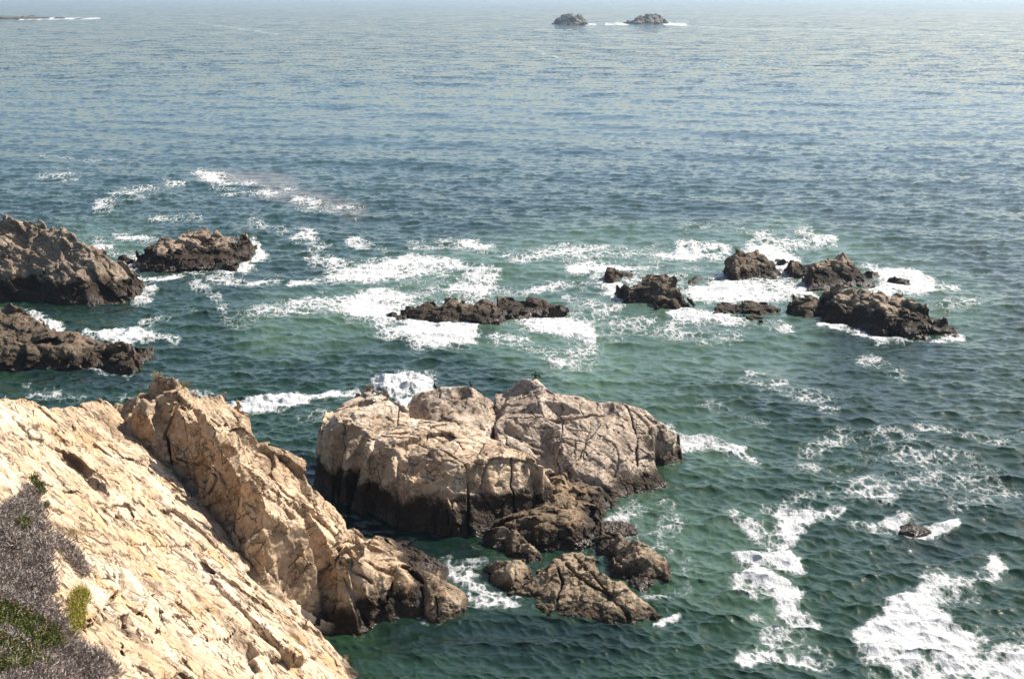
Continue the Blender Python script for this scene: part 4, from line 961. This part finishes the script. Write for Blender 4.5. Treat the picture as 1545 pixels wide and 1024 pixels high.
tuft('grass_tuft', ridge, 246, 586, 90.6, 200, .55, 'olive green grass tuft just below the peak of the ridge', [('blades', 'green', .5), ('dry_blades', 'yellow', .6)], .2)
tuft('grass_tuft', ridge, 279, 586, 90.8, 110, .6, 'thin brown stalks with a green base right of the ridge peak', [('stalks', 'red', .5), ('leaves', 'green', .5)], .2)
tuft('grass_tuft', ridge, 292, 588, 90.7, 60, .5, 'sparse reddish dry stalks farthest right along the ridge top', [('stalks', 'red', 1.0)], .2)
tuft('grass_tuft', slope, 52, 604, 72, 140, .3, 'brown dry tuft on the skyline of the slope at far left', [('blades', 'red', .5), ('dry_blades', 'straw', .6)], .16)
tuft('grass_tuft', slope, 112, 776, 62, 200, .35, 'orange and yellow dry plant on the upper slope right of the grey mat', [('leaves', 'straw', .6), ('yellow_leaves', 'yellow', .4)], .3)
for q, (lx, ly) in enumerate([(122, 935)]):
    r = np.random.default_rng(4)
    sp2 = spots_on(slope, [(112,912),(132,908),(136,930),(126,965),(108,962),(106,940)], 420, 12)
    c = sp2.mean(0); root = bpy.data.objects.new('shrub', None); COL.objects.link(root); root.location = c
    b = sp2 - c; b[:, 2] += .05 + .35 * r.uniform(0, 1, len(b))
    foliage('leaves', b, .2, .035, .9, 14, MAT['yellow'], root, .06, .1, 9)
    foliage('twigs', (sp2 - c)[::5], .4, .018, 1.2, 15, MAT['straw'], root, .05, .05, 2)
    tag(root, 'bright yellow green shrub on the slope beside the grey mat', 'shrub')
print('plants', round(time.time() - T0, 1))

# ------------------------------------------------------------------ light, sky, air, camera
SUN_AZ, SUN_EL = 55.0, 41.0         # azimuth to the right of straight ahead
w = bpy.data.worlds.new('World'); SC.world = w; w.use_nodes = True
nt = w.node_tree; bg = nt.nodes['Background']
sky = nt.nodes.new('ShaderNodeTexSky'); sky.sky_type = 'NISHITA'; sky.sun_disc = False
sky.sun_elevation = math.radians(SUN_EL); sky.sun_rotation = math.radians(SUN_AZ)
sky.altitude = 40; sky.air_density = 1.0; sky.dust_density = 1.5; sky.ozone_density = 1.2
nt.links.new(sky.outputs[0], bg.inputs[0]); bg.inputs[1].default_value = .072
sd = bpy.data.lights.new('sun', 'SUN'); sd.energy = 5.0; sd.angle = math.radians(.53); sd.color = (1.0, .94, .86)
so = bpy.data.objects.new('sun', sd); COL.objects.link(so)
a, e = math.radians(SUN_AZ), math.radians(SUN_EL)
sv = Vector((math.sin(a) * math.cos(e), math.cos(a) * math.cos(e), math.sin(e)))
so.rotation_euler = sv.to_track_quat('Z', 'Y').to_euler(); so.location = sv * 200
# air
HZ = True
if HZ:
    R = 64000.0
    v = np.array([(-R*2, -300, -3), (R*2, -300, -3), (R*2, R, -3), (-R*2, R, -3), (-R*2, -300, 62), (R*2, -300, 62), (R*2, R, 62), (-R*2, R, 62)])
    f = np.array([(3, 2, 1, 0), (4, 5, 6, 7), (0, 1, 5, 4), (1, 2, 6, 5), (2, 3, 7, 6), (3, 0, 4, 7)])
    m = bpy.data.materials.new('sea_air'); m.use_nodes = True; t = m.node_tree; t.nodes.clear()
    o_ = t.nodes.new('ShaderNodeOutputMaterial'); pv = t.nodes.new('ShaderNodeVolumePrincipled')
    pv.inputs['Color'].default_value = (.58, .77, .96, 1); pv.inputs['Density'].default_value = .00007; pv.inputs['Anisotropy'].default_value = .35
    t.links.new(pv.outputs[0], o_.inputs['Volume'])
    tag(mesh_np('haze', v, f, m, False), kind='stuff')
cd = bpy.data.cameras.new('camera'); co = bpy.data.objects.new('camera', cd); COL.objects.link(co)
co.location = (0, 0, CAM_H); co.rotation_euler = (math.pi / 2 - PITCH, 0, 0)
cd.sensor_width = 36; cd.lens = 36 * FPX / W0; cd.clip_start = .5; cd.clip_end = 200000
SC.camera = co
SC.view_settings.view_transform = 'Standard'; SC.view_settings.look = 'None'; SC.view_settings.exposure = 0.98; SC.view_settings.gamma = 1
SC.cycles.sample_clamp_direct = 1.0; SC.cycles.max_bounces = 6; SC.cycles.volume_bounces = 0
print('done', round(time.time() - T0, 1))
